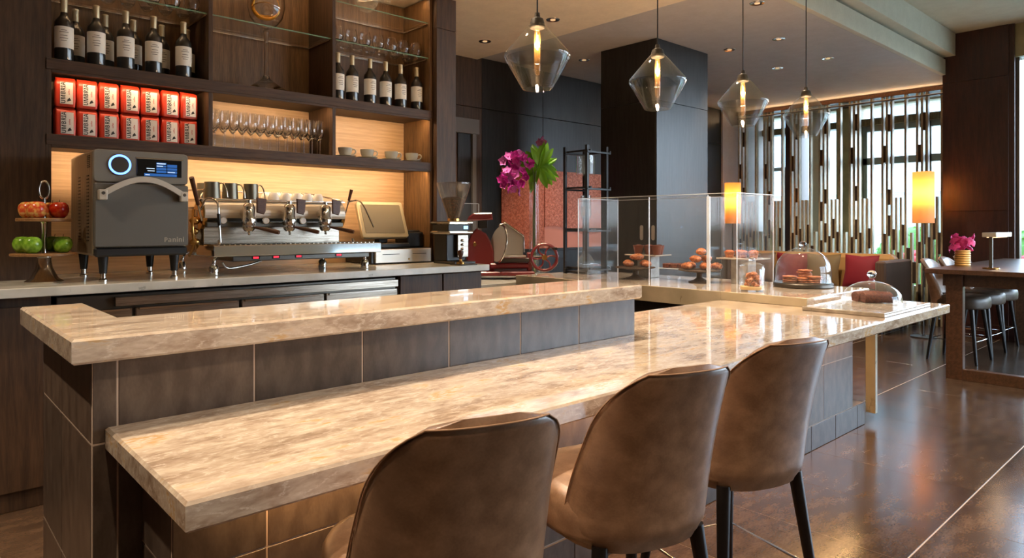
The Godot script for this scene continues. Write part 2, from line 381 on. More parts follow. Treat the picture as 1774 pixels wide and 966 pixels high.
func build_shelving() -> void:
	var sh := thing("shelving_unit", "dark oak shelving with lit bays above the back counter", "shelves")
	var X := [0.587, 1.385, 2.181, 2.974]
	var zf := -4.15
	var zb := -4.50
	# uprights
	for k in 4:
		var x: float = X[k]
		var y0 := 0.99 if k == 0 or k == 3 else 1.70
		part(sh, "upright", slab(x - 0.012, x + 0.012, y0, 2.96, zb, zf, 0.001), M.oak_side if k == 3 else M.dark_wood)
	# two thick shelves
	for q in [[1.672, 1.728], [2.058, 2.115]]:
		part(sh, "shelf", slab(0.576, 2.986, q[0], q[1], zb, zf + 0.006, 0.002), M.dark_wood_flat)
	# backs
	part(sh, "back_panel", slab(0.6, 2.962, 0.988, 1.671, zb - 0.015, zb, 0.0), M.oak)
	for k in 3:
		part(sh, "back_panel", slab(X[k] + 0.0125, X[k + 1] - 0.0125, 1.729, 2.057, zb - 0.015, zb, 0.0), M.oak if k > 0 else M.oak_side)
		part(sh, "back_panel", slab(X[k] + 0.0125, X[k + 1] - 0.0125, 2.116, 2.96, zb - 0.015, zb, 0.0), M.oak_side)
	# strips of light hidden behind a small lip under each shelf
	var g := glow(WARM, 2.5, "shelf strip diffuser")
	for q in [1.672, 2.058]:
		part(sh, "shelf_lip", slab(0.60, 2.962, q - 0.014, q - 0.0002, zf - 0.010, zf + 0.005, 0.001), M.dark_wood_flat)
	for k in 3:
		var xc: float = (X[k] + X[k + 1]) / 2
		part(sh, "light_strip", slab(X[k] + 0.03, X[k + 1] - 0.03, 2.051, 2.0575, zf - 0.034, zf - 0.016, 0.001), g)
		strip(sh, Vector3(xc, 2.049, zf - 0.025), 0.72, 0.016, Vector3(0, -1, -0.55), 0.2 if k == 0 else 0.42)
		part(sh, "light_strip", slab(X[k] + 0.03, X[k + 1] - 0.03, 1.665, 1.6715, zf - 0.044, zf - 0.026, 0.001), g)
		strip(sh, Vector3(xc, 1.663, zf - 0.035), 0.72, 0.016, Vector3(0, -1, -0.9), 0.62)
		part(sh, "light_strip", slab(X[k] + 0.03, X[k + 1] - 0.03, 2.952, 2.959, zf - 0.05, zf - 0.03, 0.001), g)
		strip(sh, Vector3(xc, 2.949, zf - 0.04), 0.72, 0.016, Vector3(0, -1, -0.3), 0.2)
	# glass shelves on slim rails; the middle one is split round the stem of the giant glass
	for q in [[0, 2.51], [1, 2.51], [2, 2.51], [2, 2.772]]:
		var x0: float = X[q[0]] + 0.014
		var x1: float = X[q[0] + 1] - 0.014
		var y: float = q[1]
		var halves := [[x0, x1]] if q[0] != 1 else [[x0, 1.780], [1.780, x1]]
		for h in halves.size():
			var p2 := [Vector2(halves[h][0], zb + 0.012), Vector2(halves[h][1], zb + 0.012), Vector2(halves[h][1], zf - 0.02), Vector2(halves[h][0], zf - 0.02)]
			if halves.size() == 2:
				var arc := []
				for k in 9:
					var t := PI * k / 8.0
					arc.append(Vector2(1.780 + sin(t) * 0.030 * (1.0 if h == 1 else -1.0), -4.30 + cos(t) * 0.030 * (1.0 if h == 0 else 1.0)))
				if h == 0:
					arc.reverse()
					p2 = [p2[0], p2[1]] + arc + [p2[2], p2[3]]
				else: p2 = p2 + arc
			var gs := part(sh, "glass_shelf", flat_slab(p2, y - 0.004, y + 0.004, 0.0), M.glass)
			part(gs, "edge", slab(halves[h][0], halves[h][1], y - 0.004, y + 0.004, zf - 0.0199, zf - 0.0185, 0.0), M.glass_edge)
		part(sh, "shelf_rail", slab(x0, x1, y - 0.012, y - 0.005, zb + 0.002, zb + 0.01, 0.0), M.steel_smooth)
		part(sh, "shelf_rail", slab(x1 - 0.008, x1, y - 0.012, y - 0.005, zb + 0.0102, zf - 0.03, 0.0), M.steel_smooth)

func build_ceiling_lights() -> void:
	var spots := [[4.065, -4.819, 2.97], [4.056, -3.931, 2.97], [5.377, -4.754, 3.0], [6.123, -3.499, 3.0], [6.117, -2.99, 3.0], [7.235, -3.552, 3.0], [7.203, -2.99, 3.0]]
	# the same rows go on over the bar, above the frame
	spots.append_array([[0.9, -2.62, 2.97], [1.9, -2.62, 2.97], [2.9, -2.62, 2.97], [3.9, -2.62, 2.97], [5.0, -2.62, 3.0]])
	# and an unseen row added over the seats, to brighten the stool backs
	spots.append_array([[0.1, 0.1, 3.46], [1.5, 0.1, 3.46], [2.9, 0.1, 3.46], [4.3, 0.1, 3.46], [5.7, 0.1, 3.46]])
	spots.append_array([[-0.55, -2.2, 2.97], [-0.55, -3.1, 2.97]])
	var first: Node3D = null
	for k in spots.size():
		var q = spots[k]
		var at := Vector3(q[0], q[2], q[1])
		var lab := "recessed chrome downlight in the plaster ceiling"
		var o: Node3D
		if first == null:
			o = thing("downlight", lab, "downlight", at, 0, "recessed ceiling downlights")
			part(o, "trim_ring", lathe([Vector2(0.036, -0.002), Vector2(0.055, -0.004), Vector2(0.058, 0.0), Vector2(0.05, 0.0005)], 24), M.steel_smooth)
			part(o, "reflector", lathe([Vector2(0.037, -0.0015), Vector2(0.030, -0.0005), Vector2(0.024, 0.0)], 24), M.dark_steel)
			part(o, "lamp", cyl(0.022, -0.004, -0.0005, 16), glow(WARM, 0.6, "downlight lamp"))
			first = o
		else:
			o = copy(first, at)
		var e := 4.0
		if k >= 7: e = 5.2
		var aim := Vector3(0, -2, 0.02)
		if k in [5, 6]:
			e = 4.5
			aim = Vector3(1.3, -2, -0.25)
		if k >= 7: aim = Vector3(0, -2, 0.55)
		if k >= 12:
			e = 3.4
			aim = Vector3(0, -2, -0.75)
		if k >= 17:
			e = 4.0
			aim = Vector3(0.7, -2, 0.1)
		spot(self, at + Vector3(0, -0.012, 0), at + aim, e, 42.0 if k >= 7 else 34.0)

func build_pendants() -> void:
	var spots := [[2.15, 930, 0], [2.99, 0, 0], [3.88, 0, 0], [4.67, 0, 0]]
	var xs := [2.148, 2.994, 3.886, 4.676]
	var zs := [-2.18, -2.13, -2.13, -2.09]
	var first: Node3D = null
	for k in 4:
		var at := Vector3(xs[k], 2.02, zs[k])
		if first == null:
			first = thing("pendant_lamp", "smoked glass pendant lamp, first in the row from the wine shelves", "pendant lamp", at, 0, "smoked glass pendants over the bar")
			part(first, "glass_top", lathe([Vector2(0.034, 0.146), Vector2(0.06, 0.118), Vector2(0.149, 0.012), Vector2(0.150, 0.004)], 48, 50), M.smoke)
			part(first, "glass_bottom", lathe([Vector2(0.150, 0.004), Vector2(0.149, -0.006), Vector2(0.07, -0.142), Vector2(0.067, -0.146), Vector2(0.062, -0.146), Vector2(0.141, -0.004)], 48, 50), M.smoke)
			part(first, "cap", lathe([Vector2(0.0, 0.200), Vector2(0.011, 0.198), Vector2(0.014, 0.178), Vector2(0.028, 0.170), Vector2(0.034, 0.150), Vector2(0.036, 0.132), Vector2(0.032, 0.128), Vector2(0.0, 0.128)], 24), M.dark_steel)
			part(first, "cord", tube([Vector3(0, 0.198, 0), Vector3(0, 1.44, 0)], 0.0035, 8), M.black)
			var b := part(first, "bulb", lathe([Vector2(0.0, 0.125), Vector2(0.012, 0.12), Vector2(0.014, 0.09), Vector2(0.014, -0.06), Vector2(0.010, -0.078), Vector2(0.0, -0.084)], 16), pane(rgb(200, 150, 80), 0.10, 0.0, "bulb glass"))
			part(b, "filament", tube([Vector3(-0.004, 0.11, 0), Vector3(-0.005, 0.03, 0), Vector3(0.004, 0.03, 0), Vector3(0.004, 0.10, 0)], 0.0016, 6), glow(Color(1, 0.8, 0.5), 9.0, "bulb filament"))
			part(first, "canopy", cyl(0.05, 1.415, 1.438, 20), M.dark_steel)
			omni(first, Vector3(0, 0.06, 0), 0.4, WARM, 0.02)
		else:
			copy(first, at, 0, "smoked glass pendant lamp, %s in the row from the wine shelves" % ORD[k])

func build_stools() -> void:
	var s := bar_stool()
	s.position = Vector3(0.83, 0, -1.15)
	s.rotation_degrees.y = -17
	copy(s, Vector3(1.43, 0, -1.15), -17, "tan leather bar stool between two others at the counter")
	copy(s, Vector3(1.99, 0, -1.15), -17, "tan leather bar stool next to the pale counter support")
	s.set_meta("label", "tan leather bar stool farthest from the pale counter support")

# outline of the stool seat, back towards +z; t in degrees from +z
func stool_plan(t: float, w := 0.195, d := 0.205) -> Vector3:
	var a := deg_to_rad(t)
	var p := 2.6
	var c := cos(a)
	var s := sin(a)
	var r := pow(pow(absf(s), p) + pow(absf(c), p), -1.0 / p)
	return Vector3(s * r * w, 0, c * r * d)

func bar_stool() -> Node3D:
	var o := thing("bar_stool", "tan leather bar stool with a curved back at the counter", "bar stool", Vector3.ZERO, 0, "tan stools along the lower counter")
	# seat cushion
	var rings := []
	for q in [[0.50, 0.80], [0.487, 0.90], [0.485, 0.97], [0.50, 1.0], [0.545, 1.01], [0.575, 0.99], [0.592, 0.94], [0.600, 0.85], [0.604, 0.6], [0.605, 0.3], [0.6055, 0.05]]:
		var ring := []
		for i in 40: ring.append(stool_plan(i * 9.0) * q[1] * Vector3(1.12, 1, 1.06) + Vector3(0, q[0] + 0.012, -0.022))
		rings.append(ring)
	part(o, "seat", loft(rings), M.leather)
	# back shell: wraps round the rear of the seat
	rings = []
	var N := 22
	var rows := 32
	for j in rows + 1:
		var t := float(j) / rows
		var y := 0.478 + t * 0.462
		var wide := lerpf(74.0, 54.0, smoothstep(0.0, 1.0, t))
		if t < 0.22: wide += 46.0 * pow(1.0 - t / 0.22, 2.2)
		var th := 0.036
		if t > 0.66:
			var e := (t - 0.66) / 0.34
			wide -= 38.0 * (1.0 - sqrt(maxf(0.0, 1.0 - e * e)))
		var inset := 0.0
		if t > 0.94: inset = 0.0165 * (1.0 - sqrt(maxf(0.0, 1.0 - pow((t - 0.94) / 0.06, 2.0))))
		if t < 0.08: th *= 0.5 + 0.5 * t / 0.08
		var lean := 0.085 * t * t + 0.02 * t
		var grow := 1.045 + 0.02 * sin(t * PI) - (0.10 * (1.0 - t / 0.1) if t < 0.1 else 0.0)
		var ring := []
		for i in N + 1:
			var a := lerpf(-wide, wide, float(i) / N)
			var p := stool_plan(a)
			ring.append(p * grow - p.normalized() * inset + Vector3(0, y, lean))
		for i in N + 1:
			var a := lerpf(wide, -wide, float(i) / N) * 0.985
			var p := stool_plan(a)
			ring.append(p * grow - p.normalized() * (th - inset) + Vector3(0, y, lean))
		rings.append(ring)
	var back := part(o, "backrest", loft(rings), M.leather)
	# welt along the edge of the outer skin
	var w := []
	for side in [-1, 1]:
		var line := []
		for j in range(2, rows):
			line.append(rings[j][0 if side < 0 else N] + Vector3(side * 0.002, 0, 0))
		w.append(line)
	var line2: Array = w[0].duplicate()
	for i in N + 1: line2.append(rings[rows - 1][i] + Vector3(0, 0.002, 0.001))
	var rev: Array = w[1].duplicate()
	rev.reverse()
	line2.append_array(rev)
	part(back, "welt", tube(line2, 0.0018, 6), M.seam)
	# legs
	for sx in [-1, 1]:
		for sz in [-1, 1]:
			part(o, "leg", tube([Vector3(sx * 0.145, 0.492, sz * 0.145), Vector3(sx * 0.20, 0.0, sz * 0.20)], [0.021, 0.013], 10), M.black_leg)
	# foot rest
	var h := 0.2
	var k := 0.178
	part(o, "foot_rest", tube([Vector3(-k, h, -k), Vector3(k, h, -k), Vector3(k, h, k), Vector3(-k, h, k)], 0.0065, 8, true), M.chrome)
	return o

func build_shelf_goods() -> void:
	var G := "wine bottles on the oak shelf"
	# ---- wine bottles
	var glass_d := mat(rgb(16, 15, 13), 0.06, 0.0, "dark bottle glass")
	glass_d.clearcoat_enabled = true
	glass_d.clearcoat = 1.0
	var foil := mat(rgb(206, 192, 158), 0.38, 0.4, "pale foil")
	var b := thing("wine_bottle", "dark wine bottle with a cream label, front row beside the coffee bags' bay", "bottle", Vector3.ZERO, 0, G)
	part(b, "body", lathe([Vector2(0, 0.004), Vector2(0.033, 0.0), Vector2(0.041, 0.004), Vector2(0.043, 0.012), Vector2(0.043, 0.195), Vector2(0.041, 0.212), Vector2(0.028, 0.232), Vector2(0.018, 0.246), Vector2(0.0155, 0.262), Vector2(0.0155, 0.268)], 28, 50), glass_d)
	part(b, "capsule", lathe([Vector2(0.0158, 0.262), Vector2(0.0162, 0.264), Vector2(0.0162, 0.318), Vector2(0.017, 0.319), Vector2(0.017, 0.329), Vector2(0.0155, 0.331), Vector2(0, 0.331)], 20, 40), foil)
	var lab := part(b, "label", lathe([Vector2(0.0433, 0.070), Vector2(0.0436, 0.070), Vector2(0.0436, 0.182), Vector2(0.0433, 0.182)], 24, 20, 230), M.paper, Vector3.ZERO, Vector3(0, 15, 0))
	var ink := mat(rgb(120, 112, 104), 0.8, 0.0, "label print")
	for q in [[0.160, 0.5], [0.150, 0.8], [0.132, 0.6], [0.118, 0.7], [0.106, 0.5]]:
		var line := lathe([Vector2(0.0437, q[0]), Vector2(0.0438, q[0]), Vector2(0.0438, q[0] + 0.003), Vector2(0.0437, q[0] + 0.003)], 8, 20, 70 * q[1])
		part(lab, "print", line, ink, Vector3.ZERO, Vector3(0, -115 + 35 * q[1], 0))
	var xs := [0.665, 0.812, 0.954, 1.095, 1.255]
	var xb := [0.742, 0.885, 1.028, 1.178, 1.320]
	var first := true
	for k in 5:
		var at := Vector3(xs[k], 2.1155, -4.22)
		if first:
			b.position = at; b.rotation_degrees.y = 0
			b.set_meta("label", "first wine bottle from the dark end panel, front row over the coffee bags")
			first = false
		else: copy(b, at, k * 1.5, "%s wine bottle from the dark end panel, front row over the coffee bags" % ORD[k])
		copy(b, Vector3(xb[k], 2.1155, -4.37), -2 + 2 * k, "%s wine bottle from the dark end panel, shaded rear row" % ORD[k])
	var xr := [2.262, 2.371, 2.513, 2.642, 2.770, 2.912]
	for k in 6:
		copy(b, Vector3(xr[k], 2.1155, -4.25), 12, "%s wine bottle from the oak divider, single row over the cups" % ORD[k])
	# ---- bags of coffee
	var red := mat(rgb(196, 58, 36), 0.32, 0.0, "glossy red foil bag")
	var silver := mat(rgb(226, 218, 208), 0.3, 0.15, "silver white label")
	var black_ink := mat(rgb(30, 26, 24), 0.6, 0.0, "black print")
	var red_ink := mat(rgb(190, 50, 40), 0.6, 0.0, "red print")
	var word := words("UMBRIA", 0.029)
	var small := words("coffee", 0.010)
	var shapes := [bag(1), bag(2), bag(3)]
	for k in 7:
		var bx: float = [0.673, 0.772, 0.875, 0.979, 1.082, 1.187, 1.288][k]
		for j in 2:
			var rr := RandomNumberGenerator.new()
			rr.seed = 30 + k * 2 + j
			var o := thing("coffee_bag", "%s red foil coffee bag from the dark end panel, %s row" % [ORD[k], "upper" if j == 1 else "lower"], "coffee bag", Vector3(bx, 1.7285 + j * 0.157, -4.255), rr.randf_range(-6, 6), "red coffee bags in the lit bay")
			part(o, "body", shapes[(k + j) % 3], red)
			var l := part(o, "label", slab(-0.024, 0.034, 0.014, 0.128, 0.0338, 0.0348, 0.0004), silver)
			part(l, "lettering", word, black_ink, Vector3(-0.010, 0.072, 0.0350), Vector3(0, 0, 90))
			part(l, "lettering", small, red_ink, Vector3(0.016, 0.078, 0.0350), Vector3(0, 0, 90))
			part(l, "mark", prism([Vector2(0.006, 0.026), Vector2(0.026, 0.034), Vector2(0.018, 0.048), Vector2(0.010, 0.040)], 0.0004).at(0, 0, 0.0350), black_ink)
	# ---- stemmed glasses, two rows
	var fl := thing("wine_glass", "first stemmed glass from the coffee bag bay, front row", "glass", Vector3.ZERO, 0, "stemmed glasses on the lit shelf")
	part(fl, "bowl", lathe([Vector2(0.0, 0.1005), Vector2(0.0035, 0.1005), Vector2(0.012, 0.108), Vector2(0.0235, 0.125), Vector2(0.0278, 0.150), Vector2(0.0262, 0.190), Vector2(0.0225, 0.228), Vector2(0.0215, 0.228), Vector2(0.0252, 0.190), Vector2(0.0268, 0.150), Vector2(0.0225, 0.127), Vector2(0.0, 0.110)], 18, 50), M.crystal)
	part(fl, "stem", lathe([Vector2(0, 0.0072), Vector2(0.0032, 0.0072), Vector2(0.0028, 0.05), Vector2(0.0035, 0.1003), Vector2(0, 0.1003)], 8, 50), M.crystal)
	part(fl, "foot", lathe([Vector2(0, 0.0), Vector2(0.026, 0.0), Vector2(0.026, 0.0015), Vector2(0.006, 0.005), Vector2(0.0032, 0.007), Vector2(0, 0.007)], 18, 50), M.crystal)
	first = true
	for row in 2:
		for k in 13:
			var at := Vector3(1.432 + k * 0.0565 + 0.022 * row, 1.7285, -4.215 - 0.085 * row)
			if first:
				fl.position = at
				first = false
			else: copy(fl, at, 0, "%s stemmed glass from the coffee bag bay, %s row" % [ORD[k], "front" if row == 0 else "rear"])
	# ---- stemless glasses on the glass shelves
	var tm := single("stemless_glass", "first stemless glass from the dark end panel, front row", "glass", lathe([Vector2(0, 0.002), Vector2(0.018, 0.0), Vector2(0.034, 0.018), Vector2(0.043, 0.045), Vector2(0.041, 0.075), Vector2(0.033, 0.108), Vector2(0.0315, 0.108), Vector2(0.039, 0.075), Vector2(0.041, 0.045), Vector2(0.032, 0.020), Vector2(0.0, 0.010)], 24, 50), M.crystal, Vector3(0.66, 2.5145, -4.24), 0, "stemless glasses on the glass shelves")
	for k in range(1, 7): copy(tm, Vector3(0.66 + k * 0.108, 2.5145, -4.24), 0, "%s stemless glass from the dark end panel, front row" % ORD[k])
	for k in 7: copy(tm, Vector3(0.70 + k * 0.1, 2.5145, -4.38), 0, "%s stemless glass from the dark end panel, rear row" % ORD[k])
	for k in 7: copy(tm, Vector3(2.25 + k * 0.108, 2.5145, -4.24), 0, "%s stemless glass from the oak divider, front row under the decanter" % ORD[k])
	for k in 7: copy(tm, Vector3(2.28 + k * 0.104, 2.5145, -4.38), 0, "%s stemless glass from the oak divider, rear row under the decanter" % ORD[k])
	# ---- cups and saucers
	var grey_p := mat(rgb(168, 168, 158), 0.2, 0.0, "grey glazed porcelain")
	for k in 4:
		var at := Vector3([2.317, 2.49, 2.69, 2.868][k], 1.7285, -4.25)
		var where: String = ["by the oak divider", "second from the oak divider", "second from the lit oak side", "by the lit oak side"][k]
		single("saucer", "grey porcelain saucer under the coffee cup " + where, "saucer", lathe([Vector2(0, 0.0), Vector2(0.032, 0.0), Vector2(0.072, 0.012), Vector2(0.074, 0.014), Vector2(0.071, 0.015), Vector2(0.034, 0.004), Vector2(0, 0.004)], 28, 30), grey_p, at, 0, "saucers in the cup bay")
		var c := thing("coffee_cup", "grey porcelain coffee cup on a saucer " + where, "cup", at + Vector3(0, 0.0045, 0), -25, "coffee cups on saucers")
		part(c, "bowl", lathe([Vector2(0, 0.0), Vector2(0.024, 0.0), Vector2(0.036, 0.012), Vector2(0.046, 0.04), Vector2(0.049, 0.064), Vector2(0.046, 0.064), Vector2(0.042, 0.038), Vector2(0.030, 0.010), Vector2(0, 0.007)], 28, 40), grey_p)
		part(c, "handle", tube(curve([Vector3(0.046, 0.054, 0), Vector3(0.066, 0.054, 0), Vector3(0.072, 0.038, 0), Vector3(0.060, 0.022, 0), Vector3(0.040, 0.018, 0)]), 0.0045, 8), grey_p)
	# ---- giant glass with a gold ribbon in its bowl, through the split glass shelf
	var gg := thing("giant_wine_glass", "giant wine glass with a golden ribbon coiled in its bowl", "display glass", Vector3(1.780, 2.1155, -4.30))
	part(gg, "foot", lathe([Vector2(0, 0.0), Vector2(0.145, 0.0), Vector2(0.147, 0.003), Vector2(0.12, 0.022), Vector2(0.07, 0.055), Vector2(0.03, 0.085), Vector2(0.016, 0.11), Vector2(0, 0.11)], 40, 50), M.crystal)
	part(gg, "stem", lathe([Vector2(0, 0.1102), Vector2(0.016, 0.1102), Vector2(0.013, 0.2), Vector2(0.013, 0.36), Vector2(0.018, 0.399), Vector2(0, 0.399)], 20, 50), M.crystal)
	part(gg, "bowl", lathe([Vector2(0.0, 0.40), Vector2(0.018, 0.41), Vector2(0.06, 0.43), Vector2(0.10, 0.48), Vector2(0.117, 0.55), Vector2(0.112, 0.64), Vector2(0.092, 0.76), Vector2(0.088, 0.76), Vector2(0.107, 0.64), Vector2(0.112, 0.55), Vector2(0.096, 0.485), Vector2(0.057, 0.437), Vector2(0.0, 0.42)], 40, 50), M.crystal)
	var gold := mat(rgb(232, 170, 62), 0.25, 0.75, "golden ribbon")
	var face := Basis(Vector3.UP, deg_to_rad(-22))
	for q in [[0.082, 0.555, 0.0, 0.0, 0.013], [0.078, 0.560, 16.0, 0.5, 0.009], [0.084, 0.535, 74.0, 0.2, 0.007]]:
		var pts := []
		var rad := []
		for k in 36:
			var a := TAU * k / 36.0
			pts.append(face * (Basis(Vector3.RIGHT, deg_to_rad(q[2])) * Vector3(cos(a) * q[0], sin(a) * q[0], 0)) + Vector3(0, q[1], 0))
			rad.append(q[4] * (0.55 + 0.45 * cos(a + 2.0 + q[3])))
		part(gg, "ribbon", tube(pts, rad, 8, true), gold)
	# ---- decanter lying on the upper glass shelf
	var dc := thing("decanter", "clear glass decanter lying on its side on the upper glass shelf", "decanter", Vector3(2.50, 2.777, -4.30), 20)
	var db := lathe([Vector2(0, 0.0), Vector2(0.05, 0.0), Vector2(0.098, 0.02), Vector2(0.105, 0.05), Vector2(0.07, 0.10), Vector2(0.024, 0.16), Vector2(0.019, 0.24), Vector2(0.032, 0.28), Vector2(0.030, 0.28), Vector2(0.017, 0.24), Vector2(0.022, 0.16), Vector2(0.067, 0.10), Vector2(0.102, 0.05), Vector2(0.0, 0.006)], 32, 50)
	db.turned(Vector3(0, 0, 1), -80)
	part(dc, "body", db.at(-0.02, 0.112, 0), M.glass)

# a filled coffee bag, front towards +z, standing on y = 0
func bag(sd: int) -> MB:
	var nz := FastNoiseLite.new()
	nz.seed = sd
	nz.frequency = 26.0
	var rings := []
	for q in [[0.0, 0.86, 0.9], [0.006, 0.97, 1.0], [0.04, 1.0, 1.0], [0.08, 1.0, 1.0], [0.115, 0.99, 0.98], [0.135, 0.96, 0.85], [0.147, 0.93, 0.5], [0.152, 0.9, 0.12], [0.155, 0.9, 0.10]]:
		var ring := []
		for p in round_rect(0.097 * q[1], 0.064 * q[2], 0.012 * minf(1.0, q[2] + 0.05), 3):
			var v := Vector3(p.x, q[0], p.y)
			var k := nz.get_noise_3dv(v) * 0.011
			if p.y > 0.02: k *= 0.25
			ring.append(v + Vector3(p.x, 0, p.y).normalized() * k)
		rings.append(ring)
	return loft(rings)

func build_machines() -> void:
	var Y := 0.9872
	fruit_stand(Vector3(0.53, Y, -3.87))
	oven(Vector3(0.70, Y, -3.70))
	espresso(Vector3(0, Y, 0))
	register(Vector3(0, Y, 0))
	grinder(Vector3(2.97, Y, -3.87))
	slicer()
	vase()

func fruit_stand(at: Vector3) -> void:
	var o := thing("fruit_stand", "two tier fruit stand with wooden plates on a silver foot", "fruit stand", at)
	part(o, "foot", lathe([Vector2(0, 0.0), Vector2(0.078, 0.0), Vector2(0.08, 0.008), Vector2(0.058, 0.022), Vector2(0.035, 0.07), Vector2(0.026, 0.118), Vector2(0.034, 0.122), Vector2(0.034, 0.128), Vector2(0, 0.128)], 32), M.steel_smooth)
	part(o, "lower_plate", cyl(0.135, 0.1285, 0.142, 40, 0.003), M.stand_wood)
	part(o, "upper_plate", cyl(0.112, 0.290, 0.306, 40, 0.003), M.stand_wood)
	part(o, "stem", lathe([Vector2(0, 0.142), Vector2(0.013, 0.142), Vector2(0.010, 0.20), Vector2(0.014, 0.28), Vector2(0.02, 0.2895), Vector2(0, 0.2895)], 20), M.steel_smooth)
	part(o, "upper_stem", lathe([Vector2(0, 0.3065), Vector2(0.009, 0.3065), Vector2(0.008, 0.40), Vector2(0, 0.40)], 14), M.steel_smooth)
	var ring := []
	for k in 20: ring.append(Vector3(cos(TAU * k / 20) * 0.020, 0.44 + sin(TAU * k / 20) * 0.042, 0))
	part(o, "handle", tube(ring, 0.0055, 8, true), M.steel_smooth)
	var tg := picture(128, [noise(301, 0.05, 3), noise(303, 0.2, 2)], func(k: PackedFloat32Array) -> Color: return ramp(k[0], [[0.2, rgb(206, 60, 42)], [0.5, rgb(224, 122, 62)], [0.75, rgb(234, 190, 104)]]).lerp(rgb(240, 214, 150), smoothstep(0.8, 1.0, k[1]) * 0.4))
	var tg2 := picture(128, [noise(311, 0.05, 3), noise(313, 0.2, 2)], func(k: PackedFloat32Array) -> Color: return ramp(k[0], [[0.2, rgb(92, 140, 30)], [0.8, rgb(146, 190, 62)]]).lerp(rgb(190, 214, 120), smoothstep(0.75, 1.0, k[1]) * 0.4))
	var red_a := wear(mat(Color(1, 1, 1), 0.22, 0.0, "red apple skin"), tg, Vector3(5, 5, 5), false)
	var dark_a := wear(mat(rgb(190, 90, 70), 0.22, 0.0, "dark red apple skin"), tg, Vector3(5, 5, 5), false)
	var green_a := wear(mat(Color(1, 1, 1), 0.2, 0.0, "green apple skin"), tg2, Vector3(5, 5, 5), false)
	var spots := [[0.055, 0.3065, 0.03, dark_a, "dark red apple on the upper plate beside the stem"], [-0.035, 0.3065, 0.052, red_a, "red and yellow apple on the front of the upper plate"], [-0.058, 0.3065, -0.035, red_a, "orange red apple on the upper plate behind the stem"], [0.04, 0.3065, -0.058, red_a, "red apple at the back of the upper plate"],
		[0.068, 0.1425, 0.04, green_a, "green apple on the lower plate right of the stem"], [-0.055, 0.1425, 0.06, green_a, "green apple on the front of the lower plate"], [-0.08, 0.1425, -0.03, green_a, "green apple behind the stem of the lower plate"], [0.05, 0.1425, -0.066, green_a, "green apple at the back of the lower plate"]]
	var am := lathe([Vector2(0, 0.010), Vector2(0.010, 0.004), Vector2(0.022, 0.002), Vector2(0.034, 0.014), Vector2(0.040, 0.032), Vector2(0.041, 0.046), Vector2(0.037, 0.062), Vector2(0.026, 0.074), Vector2(0.014, 0.077), Vector2(0.005, 0.071), Vector2(0, 0.066)], 24, 60).mesh()
	for q in spots:
		var a := thing("apple", q[4], "apple", at + Vector3(q[0], q[1], q[2]), 0, "apples on the fruit stand")
		part(a, "flesh", am, q[3])
		part(a, "stem", tube([Vector3(0, 0.066, 0), Vector3(0.003, 0.088, 0.002)], 0.0014, 5), M.dark_wood)

